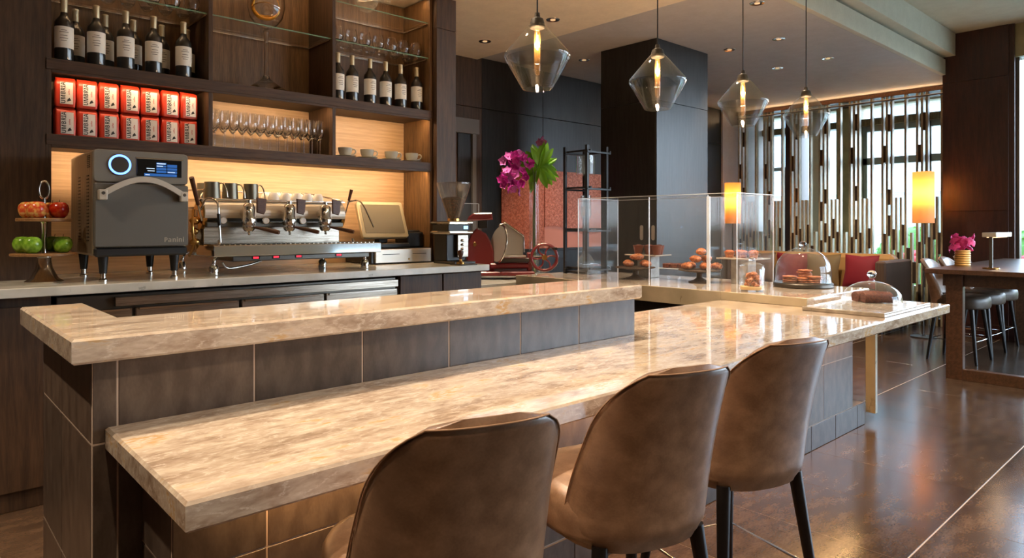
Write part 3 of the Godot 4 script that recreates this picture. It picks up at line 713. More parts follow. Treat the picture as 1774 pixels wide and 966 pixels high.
func oven(at: Vector3) -> void:
	# at: front left edge on the counter; the front faces +z
	var o := thing("speed_oven", "grey steel countertop speed oven with a blue ring dial and arched handle", "oven", at)
	var grey := mat(rgb(126, 122, 113), 0.38, 0.25, "grey oven steel")
	var side := wear(mat(rgb(176, 162, 138), 0.34, 0.7, "oven side steel"), M.grain, Vector3(20, 0.5, 20))
	var door_m := mat(rgb(100, 97, 90), 0.42, 0.2, "oven door")
	var w := 0.42
	part(o, "housing", slab(0.0, w, 0.125, 0.635, -0.55, -0.02, 0.012), side)
	# louvres in the left side
	var lou := MB.new()
	for c in 2:
		for k in 20: lou.add(box(0.006, 0.0045, 0.045), Transform3D(Basis(), Vector3(-0.001, 0.20 + k * 0.0165, -0.12 - c * 0.20)))
	for k in 7: lou.add(box(0.006, 0.0045, 0.06), Transform3D(Basis(), Vector3(-0.001, 0.555 + k * 0.009, -0.10)))
	part(o, "vent", lou, M.black)
	part(o, "front_panel", prism(round_rect(w, 0.155, 0.018, 3), 0.03, 0.003).at(w / 2, 0.5575, -0.008), grey)
	part(o, "door", prism(round_rect(w - 0.004, 0.305, 0.008, 3), 0.04, 0.004).at(w / 2, 0.322, 0.0), door_m)
	part(o, "lower_trim", slab(0.004, w - 0.004, 0.122, 0.166, -0.03, 0.012, 0.008), M.black)
	# ring dial
	var ring := []
	for k in 32: ring.append(Vector3(cos(TAU * k / 32) * 0.044, sin(TAU * k / 32) * 0.044, 0))
	part(o, "dial", cyl(0.052, 0, 0.008, 32).turned(Vector3.RIGHT, 90), M.dark_steel, Vector3(0.108, 0.565, 0.0075))
	part(o, "dial_glow_light", tube(ring, 0.005, 8, true), glow(Color(0.42, 0.60, 1.0), 3.0, "blue ring light"), Vector3(0.108, 0.565, 0.0165))
	# screen
	var scr := part(o, "screen", slab(0.182, 0.388, 0.515, 0.60, 0.0075, 0.011, 0.001), mat(rgb(14, 16, 20), 0.12, 0.0, "black screen glass"))
	var blue := glow(Color(0.10, 0.32, 0.58), 0.9, "screen blue")
	var white := glow(Color(0.75, 0.85, 0.95), 0.9, "screen white")
	part(scr, "bezel", slab(0.176, 0.394, 0.600, 0.606, 0.0075, 0.012, 0.001), M.steel_smooth)
	for q in [[0.215, 0.365, 0.517, 0.530, 0], [0.270, 0.316, 0.534, 0.546, 0], [0.320, 0.366, 0.534, 0.546, 0], [0.270, 0.316, 0.549, 0.560, 0], [0.320, 0.366, 0.549, 0.560, 0], [0.270, 0.316, 0.563, 0.572, 0], [0.320, 0.366, 0.563, 0.578, 0], [0.270, 0.316, 0.576, 0.586, 0], [0.272, 0.312, 0.578, 0.583, 1], [0.272, 0.300, 0.566, 0.570, 1], [0.225, 0.262, 0.552, 0.556, 1], [0.230, 0.262, 0.541, 0.545, 1], [0.322, 0.356, 0.537, 0.541, 1], [0.220, 0.240, 0.521, 0.525, 1]]:
		part(scr, "screen_tile", slab(q[0], q[1], q[2], q[3], 0.0111 + q[4] * 0.0004, 0.0115 + q[4] * 0.0004, 0.0), white if q[4] == 1 else blue)
	# arched handle: a flat steel bow on two mounts
	var poly := []
	for k in 17:
		var t := k / 16.0
		poly.append(Vector2(lerpf(0.03, 0.39, t), 0.405 + 0.078 * sin(PI * t)))
	for k in 17:
		var t := 1.0 - k / 16.0
		poly.append(Vector2(lerpf(0.03, 0.39, t), 0.437 + 0.073 * sin(PI * t)))
	var hd := part(o, "handle", prism(poly, 0.016, 0.002).at(0, 0, 0.048), M.satin)
	for x in [0.03, 0.388]:
		part(hd, "mount", slab(x - 0.018, x + 0.018, 0.392, 0.442, 0.02, 0.058, 0.004), M.satin)
		part(hd, "bolt", cyl(0.008, 0, 0.004, 12).turned(Vector3.RIGHT, 90), M.dark_steel, Vector3(x, 0.425, 0.058))
	part(o, "lettering", words("Panini", 0.032), mat(rgb(168, 158, 140), 0.4, 0.4, "pale print"), Vector3(0.350, 0.200, 0.0205))
	for x in [0.05, 0.37]:
		for z in [-0.05, -0.50]:
			var lg := part(o, "leg", lathe([Vector2(0, 0.04), Vector2(0.016, 0.04), Vector2(0.024, 0.124), Vector2(0, 0.124)], 18), M.black, Vector3(x, 0, z))
			part(lg, "foot", lathe([Vector2(0, 0), Vector2(0.019, 0), Vector2(0.019, 0.010), Vector2(0.012, 0.016), Vector2(0.012, 0.040), Vector2(0, 0.040)], 18), M.steel_smooth)

func espresso(at: Vector3) -> void:
	var o := thing("espresso_machine", "chrome three group espresso machine with walnut paddles on slim feet", "espresso machine", at)
	# local: y from the counter; x, z as in the room
	part(o, "drip_tray", slab(1.25, 2.27, 0.105, 0.165, -3.98, -3.70, 0.004), M.chrome)
	var grid := MB.new()
	for k in 34: grid.add(slab(1.28 + k * 0.0285, 1.288 + k * 0.0285, 0.1652, 0.169, -3.95, -3.72, 0.0))
	part(o, "tray_grid", grid, M.steel_smooth)
	part(o, "lower_front", slab(1.36, 2.20, 0.075, 0.104, -3.99, -3.73, 0.004), M.dark_steel)
	# back splash and body
	part(o, "splash_panel", slab(1.29, 2.13, 0.165, 0.285, -4.02, -3.985, 0.003), M.steel)
	part(o, "body", slab(1.27, 2.15, 0.10, 0.38, -4.34, -4.02, 0.02), M.steel)
	# round boiler cowl over the groups
	var prof := []
	for k in 15:
		var a := PI * (-0.15 + 1.05 * k / 14.0)
		prof.append(Vector2(cos(a) * 0.068, sin(a) * 0.068))
	prof.append(Vector2(-0.068, -0.06))
	var cw := prism(prof, 0.86)
	cw.turned(Vector3.UP, -90)
	part(o, "cowl", cw.at(1.71, 0.345, -3.99), M.satin)
	part(o, "under_panel", slab(1.29, 2.13, 0.262, 0.292, -4.01, -3.93, 0.004), M.dark_steel)
	for x in [1.285, 2.135]:
		part(o, "side_cap", cyl(0.085, -0.012, 0.012, 32).turned(Vector3(0, 0, 1), 90), M.brass, Vector3(x, 0.33, -4.02))
	# cup tray with a rail
	part(o, "cup_tray", slab(1.26, 2.16, 0.415, 0.425, -4.36, -3.96, 0.003), M.steel_smooth)
	var ry := 0.485
	part(o, "cup_rail", tube([Vector3(1.27, 0.43, -3.97), Vector3(1.30, ry - 0.01, -4.0), Vector3(1.32, ry, -4.34), Vector3(2.0, ry, -4.34), Vector3(2.06, ry, -4.30), Vector3(2.15, 0.43, -3.98)], 0.005, 8), M.steel_smooth)
	for x in [1.5, 1.8]:
		part(o, "rail_post", tube([Vector3(x, 0.425, -4.34), Vector3(x, ry, -4.34)], 0.004, 6), M.steel_smooth)
	# three groups
	for gx in [1.495, 1.735, 1.965]:
		var g := part(o, "group_head", lathe([Vector2(0, 0.27), Vector2(0.034, 0.27), Vector2(0.040, 0.285), Vector2(0.040, 0.315), Vector2(0.034, 0.325), Vector2(0.034, 0.375), Vector2(0.028, 0.392), Vector2(0.016, 0.40), Vector2(0.016, 0.415), Vector2(0, 0.418)], 28), M.chrome, Vector3(gx, 0, -3.855))
		part(g, "neck", tube([Vector3(0, 0.34, 0), Vector3(0, 0.345, -0.12)], 0.026, 16), M.chrome)
		part(g, "bolt", ball(0.010, 0.010, 0.010, Vector3(-0.02, 0.35, 0.032), 10, 8), M.steel_smooth)
		part(g, "paddle", prism([Vector2(-0.024, 0.345), Vector2(0.016, 0.335), Vector2(0.026, 0.355), Vector2(0.030, 0.425), Vector2(-0.026, 0.430)], 0.016, 0.003).at(0.062, 0.0, 0.02), M.walnut)
		var pf := part(g, "portafilter", lathe([Vector2(0, 0.238), Vector2(0.022, 0.238), Vector2(0.033, 0.25), Vector2(0.035, 0.268), Vector2(0, 0.268)], 24), M.chrome)
		part(pf, "spout", tube([Vector3(0, 0.242, 0), Vector3(0, 0.218, 0.008)], 0.007, 8), M.chrome)
		part(pf, "portafilter_handle", tube([Vector3(0.02, 0.262, 0.02), Vector3(0.05, 0.254, 0.06), Vector3(0.105, 0.236, 0.125), Vector3(0.118, 0.232, 0.14)], [0.006, 0.010, 0.013, 0.011], 12), M.walnut)
	# gauges
	for gx in [1.375, 1.62, 1.85]:
		var gd := part(o, "gauge", cyl(0.022, 0, 0.014, 24).turned(Vector3.RIGHT, 90), M.chrome, Vector3(gx, 0.30, -3.928))
		part(gd, "gauge_face", cyl(0.017, 0, 0.001, 20).turned(Vector3.RIGHT, 90), M.white, Vector3(0, 0, 0.0145))
	# displays and their pink numerals
	var dsp := mat(rgb(20, 16, 18), 0.2, 0.0, "display glass")
	for dx in [1.485, 1.60, 1.735, 1.99]:
		var d := part(o, "display", slab(dx - 0.022, dx + 0.022, 0.085, 0.103, -3.7298, -3.726, 0.001), dsp)
		part(d, "display_light", slab(dx - 0.015, dx + 0.015, 0.089, 0.099, -3.7258, -3.7252, 0.0), glow(Color(1.0, 0.16, 0.24), 1.6, "pink display"))
	# steam wands and levers
	part(o, "steam_wand", tube(curve([Vector3(1.265, 0.36, -3.95), Vector3(1.275, 0.42, -3.88), Vector3(1.30, 0.40, -3.80), Vector3(1.305, 0.32, -3.785), Vector3(1.31, 0.18, -3.775)]), 0.006, 8), M.chrome)
	part(o, "wand_grip", tube([Vector3(1.3045, 0.335, -3.787), Vector3(1.308, 0.27, -3.782)], 0.009, 10), M.black)
	part(o, "steam_wand", tube(curve([Vector3(2.15, 0.42, -3.92), Vector3(2.19, 0.43, -3.85), Vector3(2.21, 0.38, -3.80), Vector3(2.25, 0.26, -3.76)]), 0.005, 8), M.steel_smooth)
	part(o, "lever", tube([Vector3(1.255, 0.30, -3.9), Vector3(1.20, 0.44, -3.83)], [0.006, 0.006], 8), M.chrome)
	part(o, "lever_grip", tube([Vector3(1.222, 0.385, -3.858), Vector3(1.165, 0.525, -3.785)], [0.010, 0.013], 12), M.walnut)
	part(o, "lever", tube([Vector3(2.14, 0.34, -3.93), Vector3(2.155, 0.44, -3.90)], 0.005, 8), M.chrome)
	part(o, "lever_grip", tube([Vector3(2.153, 0.43, -3.903), Vector3(2.163, 0.50, -3.885)], [0.008, 0.011], 12), M.walnut)
	# feet: bent struts that end in cylinders
	for q in [[1.28, -3.79, -1], [2.185, -3.76, 1], [2.02, -4.0, 1], [1.28, -4.33, -1]]:
		var ft := part(o, "foot", lathe([Vector2(0, 0), Vector2(0.024, 0), Vector2(0.025, 0.004), Vector2(0.025, 0.045), Vector2(0.016, 0.058), Vector2(0, 0.060)], 24), M.chrome, Vector3(q[0], 0, q[1]))
		part(ft, "strut", tube(curve([Vector3(0, 0.055, 0), Vector3(-0.005 * q[2], 0.085, 0), Vector3(-0.04 * q[2], 0.12, -0.03), Vector3(-0.05 * q[2], 0.19, -0.06)]), 0.009, 10), M.chrome)
	part(o, "drain_pipe", tube(curve([Vector3(1.33, 0.07, -3.8), Vector3(1.37, 0.035, -3.82), Vector3(1.5, 0.05, -3.85), Vector3(1.62, 0.08, -3.9)]), 0.006, 8), M.steel_smooth)
	# brass pipework at the left end
	for q in [[0.30, 0.030], [0.24, 0.024], [0.18, 0.028]]:
		part(o, "valve", ball(q[1], q[1] * 0.8, q[1], Vector3(1.245, q[0], -3.99), 14, 9), M.brass)
	part(o, "pipe", tube(curve([Vector3(1.24, 0.36, -4.0), Vector3(1.225, 0.26, -3.96), Vector3(1.24, 0.16, -3.99), Vector3(1.25, 0.10, -4.1)]), 0.008, 8), M.brass)
	# milk jugs and cups on the tray
	var jug_m := mat(rgb(104, 100, 88), 0.3, 0.7, "dark steel jug")
	var jug: Node3D = null
	var ji := 0
	for q in [[1.385, -4.26], [1.375, -4.10], [1.50, -4.16], [1.625, -4.16]]:
		var p := at + Vector3(q[0], 0.4255, q[1])
		if jug == null:
			jug = thing("milk_jug", "dark steel milk jug at the back by the walnut lever", "jug", p, -25, "milk jugs on the espresso machine")
			part(jug, "body", lathe([Vector2(0, 0), Vector2(0.044, 0), Vector2(0.047, 0.004), Vector2(0.044, 0.06), Vector2(0.042, 0.10), Vector2(0.040, 0.10), Vector2(0.042, 0.06), Vector2(0.044, 0.006), Vector2(0, 0.004)], 28, 30), jug_m)
			part(jug, "handle", tube(curve([Vector3(0.041, 0.092, 0), Vector3(0.062, 0.09, 0), Vector3(0.078, 0.055, 0), Vector3(0.084, 0.012, 0)]), 0.0045, 8), M.steel_smooth)
		else:
			ji += 1
			copy(jug, p, -25, ["", "dark steel milk jug in front of another by the walnut lever", "dark steel milk jug between two others on the espresso machine", "dark steel milk jug beside the white espresso cups"][ji])
	var cp: Node3D = null
	for k in 10:
		var p := at + Vector3(1.745 + (k % 5) * 0.074, 0.4255, -4.10 - 0.12 * (k / 5))
		if cp == null:
			cp = thing("espresso_cup", "first white espresso cup upside down from the milk jugs, front row", "cup", p, 80, "white cups on the espresso machine")
			part(cp, "bowl", lathe([Vector2(0.031, 0.0), Vector2(0.033, 0.0), Vector2(0.032, 0.025), Vector2(0.024, 0.046), Vector2(0.020, 0.05), Vector2(0, 0.05)], 24, 40), M.white)
			part(cp, "handle", tube(curve([Vector3(0.034, 0.010, 0), Vector3(0.052, 0.010, 0), Vector3(0.050, 0.030, 0), Vector3(0.030, 0.036, 0)]), 0.0035, 7), M.black)
		else: copy(cp, p, 80, "%s white espresso cup upside down from the milk jugs, %s row" % [ORD[k % 5], "front" if k < 5 else "rear"])

func register(at: Vector3) -> void:
	var champagne := mat(rgb(178, 166, 136), 0.35, 0.4, "champagne plastic")
	var cd := thing("cash_drawer", "steel cash drawer with a brushed front on the marble", "cash drawer", at + Vector3(2.715, 0, -4.28))
	part(cd, "body", slab(-0.27, 0.24, 0.004, 0.108, -0.20, 0.16, 0.004), M.black)
	var fr := part(cd, "drawer_front", slab(-0.245, 0.225, 0.008, 0.104, 0.16, 0.178, 0.003), M.satin)
	part(fr, "slot", slab(-0.19, -0.05, 0.066, 0.070, 0.1782, 0.1795, 0.0), M.black)
	part(fr, "slot", slab(0.06, 0.18, 0.066, 0.070, 0.1782, 0.1795, 0.0), M.black)
	part(fr, "lock", cyl(0.008, 0, 0.004, 14).turned(Vector3.RIGHT, 90), M.brass, Vector3(0.03, 0.03, 0.178))
	for x in [-0.24, 0.21]: part(cd, "foot", cyl(0.012, 0.0, 0.004, 10), M.black, Vector3(x, 0, 0.1))
	var ps := thing("till_terminal", "champagne touch screen till terminal on the cash drawer", "till", at + Vector3(2.65, 0.1085, -4.27))
	part(ps, "stand", slab(-0.10, 0.16, 0.0, 0.035, -0.14, 0.08, 0.006), M.black)
	part(ps, "neck", slab(-0.03, 0.05, 0.035, 0.16, -0.10, -0.04, 0.006), M.black)
	var sc := part(ps, "case", prism(round_rect(0.37, 0.285, 0.02, 3), 0.035, 0.005), champagne, Vector3(-0.02, 0.20, -0.01), Vector3(-24, -4, 0))
	part(sc, "screen", prism(round_rect(0.315, 0.225, 0.006, 2), 0.003), mat(rgb(132, 124, 106), 0.14, 0.2, "dim screen glass"), Vector3(0, 0.004, 0.0185))
	var rp := thing("receipt_printer", "black receipt printer beside the till terminal", "printer", at + Vector3(2.885, 0.1085, -4.31))
	part(rp, "body", slab(-0.07, 0.07, 0.0, 0.115, -0.09, 0.09, 0.008), M.black)
	part(rp, "lid", slab(-0.065, 0.065, 0.115, 0.128, -0.085, 0.05, 0.004), M.dark_steel)

func grinder(at: Vector3) -> void:
	var o := thing("coffee_grinder", "black coffee grinder with a tall clear hopper of beans", "grinder", at)
	part(o, "base", slab(-0.09, 0.10, 0.0, 0.018, -0.12, 0.13, 0.004), M.black)
	part(o, "column", slab(-0.085, 0.085, 0.018, 0.21, -0.12, 0.03, 0.006), M.black)
	part(o, "front_plate", slab(-0.01, 0.088, 0.045, 0.205, 0.03, 0.062, 0.004), M.steel)
	for y in [0.105, 0.135, 0.165]: part(o, "knob", ball(0.010, 0.010, 0.012, Vector3(0.03, y, 0.066), 12, 8), M.chrome)
	for q in [[0.210, 0.232], [0.280, 0.302]]: part(o, "plate", slab(-0.115, 0.105, q[0], q[1], -0.13, 0.10, 0.008), M.steel_smooth)
	part(o, "head", slab(-0.10, 0.09, 0.232, 0.280, -0.12, 0.07, 0.004), M.black)
	part(o, "display_light", slab(0.035, 0.075, 0.245, 0.268, 0.071, 0.074, 0.001), glow(Color(0.6, 0.8, 1.0), 1.6, "display"))
	part(o, "collar", cyl(0.045, 0.302, 0.322, 28), M.brass)
	part(o, "hopper", lathe([Vector2(0.04, 0.322), Vector2(0.05, 0.34), Vector2(0.075, 0.42), Vector2(0.105, 0.50), Vector2(0.122, 0.565), Vector2(0.119, 0.565), Vector2(0.102, 0.50), Vector2(0.072, 0.42), Vector2(0.047, 0.34)], 36, 40), pane(rgb(150, 140, 120), 0.12, 0.0, "hopper plastic"))
	part(o, "lid", cyl(0.122, 0.5655, 0.577, 36), pane(rgb(120, 110, 96), 0.4, 0.1, "hopper lid"))
	var beans := lathe([Vector2(0, 0.325), Vector2(0.038, 0.325), Vector2(0.068, 0.42), Vector2(0.085, 0.462), Vector2(0.05, 0.474), Vector2(0, 0.478)], 28, 40)
	var tb := picture(128, [noise(321, 0.12, 2, FastNoiseLite.TYPE_CELLULAR), noise(323, 0.03, 2)], func(k: PackedFloat32Array) -> Color: return ramp(k[0], [[0.2, rgb(34, 20, 12)], [0.8, rgb(112, 70, 40)]]))
	var bp := part(o, "beans", beans, wear(mat(Color(1, 1, 1), 0.5, 0.0, "coffee beans"), tb, Vector3(6, 6, 6), false))
	bp.set_meta("kind", "stuff")
	single("tamping_mat", "black rubber tamping mat over the marble edge", "mat", slab(-0.07, 0.07, 0.0, 0.006, -0.06, 0.07, 0.002), M.black, Vector3(2.90, 0.9872, -3.67))
	var t := thing("tamper", "steel tamper with a wooden knob on the rubber mat", "tamper", Vector3(2.885, 0.9934, -3.68))
	part(t, "foot", lathe([Vector2(0, 0), Vector2(0.029, 0), Vector2(0.029, 0.012), Vector2(0.012, 0.022), Vector2(0.009, 0.034), Vector2(0, 0.034)], 24), M.brass)
	part(t, "knob", lathe([Vector2(0, 0.034), Vector2(0.011, 0.034), Vector2(0.014, 0.055), Vector2(0.021, 0.075), Vector2(0.018, 0.092), Vector2(0, 0.098)], 20, 50), M.walnut)

func slicer() -> void:
	var red := mat(rgb(108, 11, 16), 0.18, 0.0, "red enamel")
	red.clearcoat_enabled = true
	red.clearcoat = 0.8
	var o := thing("meat_slicer", "red enamel flywheel meat slicer on the low marble counter", "slicer", Vector3(4.15, 0.7505, -4.95), -38)
	part(o, "base_plate", slab(-0.12, 0.62, 0.035, 0.075, -0.16, 0.14, 0.01), red)
	for q in [[-0.08, 0.10], [0.56, 0.10], [-0.08, -0.12], [0.56, -0.12]]: part(o, "foot", cyl(0.018, 0, 0.036, 14), M.dark_steel, Vector3(q[0], 0, q[1]))
	# main housing with a sloping shoulder
	part(o, "housing", prism([Vector2(-0.20, 0.075), Vector2(0.14, 0.075), Vector2(0.13, 0.26), Vector2(0.09, 0.36), Vector2(0.04, 0.43), Vector2(-0.08, 0.48), Vector2(-0.15, 0.42), Vector2(-0.20, 0.32)], 0.15, 0.015).at(0, 0, -0.03), red)
	part(o, "badge", cyl(0.022, 0, 0.003, 24).turned(Vector3.RIGHT, 90), M.brass, Vector3(-0.10, 0.33, 0.046))
	part(o, "sharpener_cover", prism([Vector2(-0.20, 0.55), Vector2(-0.17, 0.595), Vector2(-0.11, 0.625), Vector2(0.11, 0.63), Vector2(0.12, 0.56)], 0.12, 0.012).at(0, 0, 0.0), red)
	part(o, "sharpener", slab(-0.06, 0.06, 0.48, 0.56, -0.05, 0.04, 0.01), M.black)
	# blade, guard
	part(o, "blade", cyl(0.17, -0.004, 0.004, 40).turned(Vector3(0, 0, 1), 78), M.satin, Vector3(0.19, 0.33, 0.06), Vector3(0, 24, 0))
	var gd := []
	for k in 13:
		var a := deg_to_rad(-70 + 160.0 * k / 12)
		gd.append(Vector3(0.19, 0.33, 0.06) + Basis(Vector3.UP, deg_to_rad(24)) * Vector3(0.008 + sin(a) * 0.036, sin(a) * 0.178, cos(a) * 0.178))
	part(o, "blade_guard", tube(gd, 0.010, 8), M.steel_smooth)
	# carriage with the inclined meat plate
	part(o, "carriage", slab(0.20, 0.52, 0.20, 0.225, -0.12, 0.12, 0.006), M.steel_smooth)
	part(o, "meat_plate", prism([Vector2(0.20, 0.225), Vector2(0.50, 0.225), Vector2(0.50, 0.40), Vector2(0.27, 0.53), Vector2(0.20, 0.50)], 0.02, 0.004).at(0, 0, -0.05), mat(rgb(176, 170, 160), 0.3, 0.75, "slicer steel"))
	part(o, "plate_flange", tube([Vector3(0.20, 0.505, -0.03), Vector3(0.27, 0.535, -0.03), Vector3(0.505, 0.405, -0.03), Vector3(0.51, 0.25, -0.03)], 0.010, 8), M.steel_smooth)
	part(o, "carriage_rail", slab(0.18, 0.56, 0.16, 0.20, -0.08, 0.08, 0.006), M.dark_steel)
	part(o, "frame_beam", slab(0.08, 0.56, 0.10, 0.15, -0.07, 0.07, 0.012), red)
	part(o, "end_post", slab(0.54, 0.60, 0.075, 0.25, -0.06, 0.06, 0.01), red)
	# flywheel facing the bar, with five curved spokes
	var w := part(o, "flywheel", MB.new().add(_wheel_rim(0.122, 0.015)), red, Vector3(0.58, 0.205, 0.08))
	var edge := []
	for k in 40: edge.append(Vector3(cos(TAU * k / 40) * 0.134, sin(TAU * k / 40) * 0.134, 0))
	part(w, "rim_band", tube(edge, 0.005, 6, true), M.steel_smooth)
	for k in 6:
		var a := TAU * k / 6
		part(w, "spoke", tube(curve([Vector3(cos(a) * 0.02, sin(a) * 0.02, 0), Vector3(cos(a + 0.25) * 0.07, sin(a + 0.25) * 0.07, 0), Vector3(cos(a) * 0.118, sin(a) * 0.118, 0)], 4), [0.011, 0.010, 0.009, 0.008, 0.008, 0.008, 0.009, 0.010, 0.012], 8), red)
	part(w, "hub", cyl(0.026, -0.02, 0.02, 24).turned(Vector3.RIGHT, 90), M.brass)
	part(w, "crank_handle", tube([Vector3(0.085, 0.085, 0.02), Vector3(0.10, 0.085, 0.09)], 0.013, 12), M.black)
	part(o, "axle", tube([Vector3(0.60, 0.205, 0.0), Vector3(0.742, 0.205, 0.0), Vector3(0.744, 0.205, 0.065)], 0.014, 10), M.dark_steel)
	# the machine is short for its height: everything but the wheel is drawn together along x
	for ch in o.get_children():
		if ch != w:
			ch.scale.x = 0.78
			ch.position.x *= 0.78
	# clear splash screen behind the slicer
	var sp := thing("splash_screen", "clear glass splash screen standing beside the meat slicer", "glass screen", Vector3(3.72, 0.7505, -5.16))
	part(sp, "pane", slab(-0.25, 0.55, 0.0, 0.72, -0.004, 0.004, 0.001), M.acrylic)
	part(sp, "edge", slab(-0.25, 0.55, 0.7201, 0.723, -0.004, 0.004, 0.0), M.acrylic_edge)
	part(sp, "edge", slab(0.5501, 0.554, 0.0, 0.72, -0.004, 0.004, 0.0), M.acrylic_edge)

func _wheel_rim(r: float, th: float) -> MB:
	var pts := []
	for k in 40: pts.append(Vector3(cos(TAU * k / 40) * r, sin(TAU * k / 40) * r, 0))
	return tube(pts, th, 10, true)

func vase() -> void:
	var o := thing("glass_vase", "tall slim glass vase holding orchids and leaves behind the slicer", "vase", Vector3(4.86, 0.7505, -4.98))
	part(o, "glass", lathe([Vector2(0, 0.0), Vector2(0.058, 0.0), Vector2(0.060, 0.004), Vector2(0.050, 0.4), Vector2(0.046, 0.95), Vector2(0.043, 0.95), Vector2(0.047, 0.4), Vector2(0.055, 0.012), Vector2(0, 0.012)], 32, 40), M.glass)
	var f := thing("orchid_arrangement", "magenta orchid spray and broad green leaves in the tall vase", "flowers", Vector3(4.86, 0.765, -4.98))
	var green := mat(rgb(112, 172, 40), 0.4, 0.0, "green leaf")
	green.backlight_enabled = true
	green.backlight = rgb(80, 120, 20)
	part(f, "stem", tube(curve([Vector3(0.0, 0.0, 0), Vector3(-0.012, 0.5, 0.0), Vector3(0.0, 0.98, 0.0), Vector3(-0.10, 1.16, 0.02), Vector3(-0.30, 1.18, 0.05), Vector3(-0.42, 0.95, 0.06)]), 0.006, 7), mat(rgb(92, 110, 50), 0.5, 0.0, "stem"))
	part(f, "stem", tube(curve([Vector3(0.012, 0.0, 0), Vector3(0.01, 0.5, 0.0), Vector3(0.02, 1.0, 0.0), Vector3(0.06, 1.15, 0.0), Vector3(0.09, 1.33, 0.0)]), 0.009, 7), mat(rgb(92, 110, 50), 0.5, 0.0, "stem"))
	# fan of leaves
	var r := RandomNumberGenerator.new()
	r.seed = 12
	for k in 22:
		var a := -160.0 + 320.0 * k / 21.0
		var len := r.randf_range(0.19, 0.29)
		part(f, "leaf", leaf(len, len * 0.17), green, Vector3(0.055, 1.10, 0.02), Vector3(r.randf_range(-35, 20), -40 + r.randf_range(-25, 25), -a))
	# orchid blooms
	var mg := mat(rgb(186, 42, 152), 0.5, 0.0, "magenta petals")
	mg.backlight_enabled = true
	mg.backlight = rgb(110, 14, 70)
	var mg2 := mat(rgb(212, 112, 194), 0.5, 0.0, "paler magenta petals")
	for k in 46:
		var t := k / 45.0
		var c := Vector3(-0.26, 1.20, 0.06).lerp(Vector3(-0.44, 0.84, 0.08), t)
		var wd := 0.055 + 0.10 * sin(PI * clampf(t * 0.9 + 0.05, 0, 1))
		part(f, "bloom", orchid(0.050, k), mg if k % 3 else mg2, c + Vector3(r.randf_range(-wd, wd), r.randf_range(-0.05, 0.05), r.randf_range(-0.06, 0.08)), Vector3(r.randf_range(-50, 40), r.randf_range(-80, 40), r.randf_range(0, 360)))
	for k in 4:
		part(f, "bloom", orchid(0.045, 60 + k), mat(rgb(170, 100, 150), 0.5, 0.0, "faded petals"), Vector3(0.10 + r.randf_range(-0.03, 0.03), 1.34 + r.randf_range(-0.03, 0.05), 0.0), Vector3(r.randf_range(-40, 40), r.randf_range(-80, 40), r.randf_range(0, 360)))

# a pointed leaf along +y, facing +z
func leaf(len: float, w: float) -> MB:
	var rows := []
	for j in 9:
		var t := j / 8.0
		var half := w * pow(sin(PI * clampf(t * 0.93 + 0.05, 0, 1)), 0.8)
		var row := []
		for i in 5:
			var q := i / 2.0 - 1.0
			row.append(Vector3(q * half, t * len, -0.22 * len * t * t + absf(q) * half * 0.35))
		rows.append(row)
	return loft(rows, false)

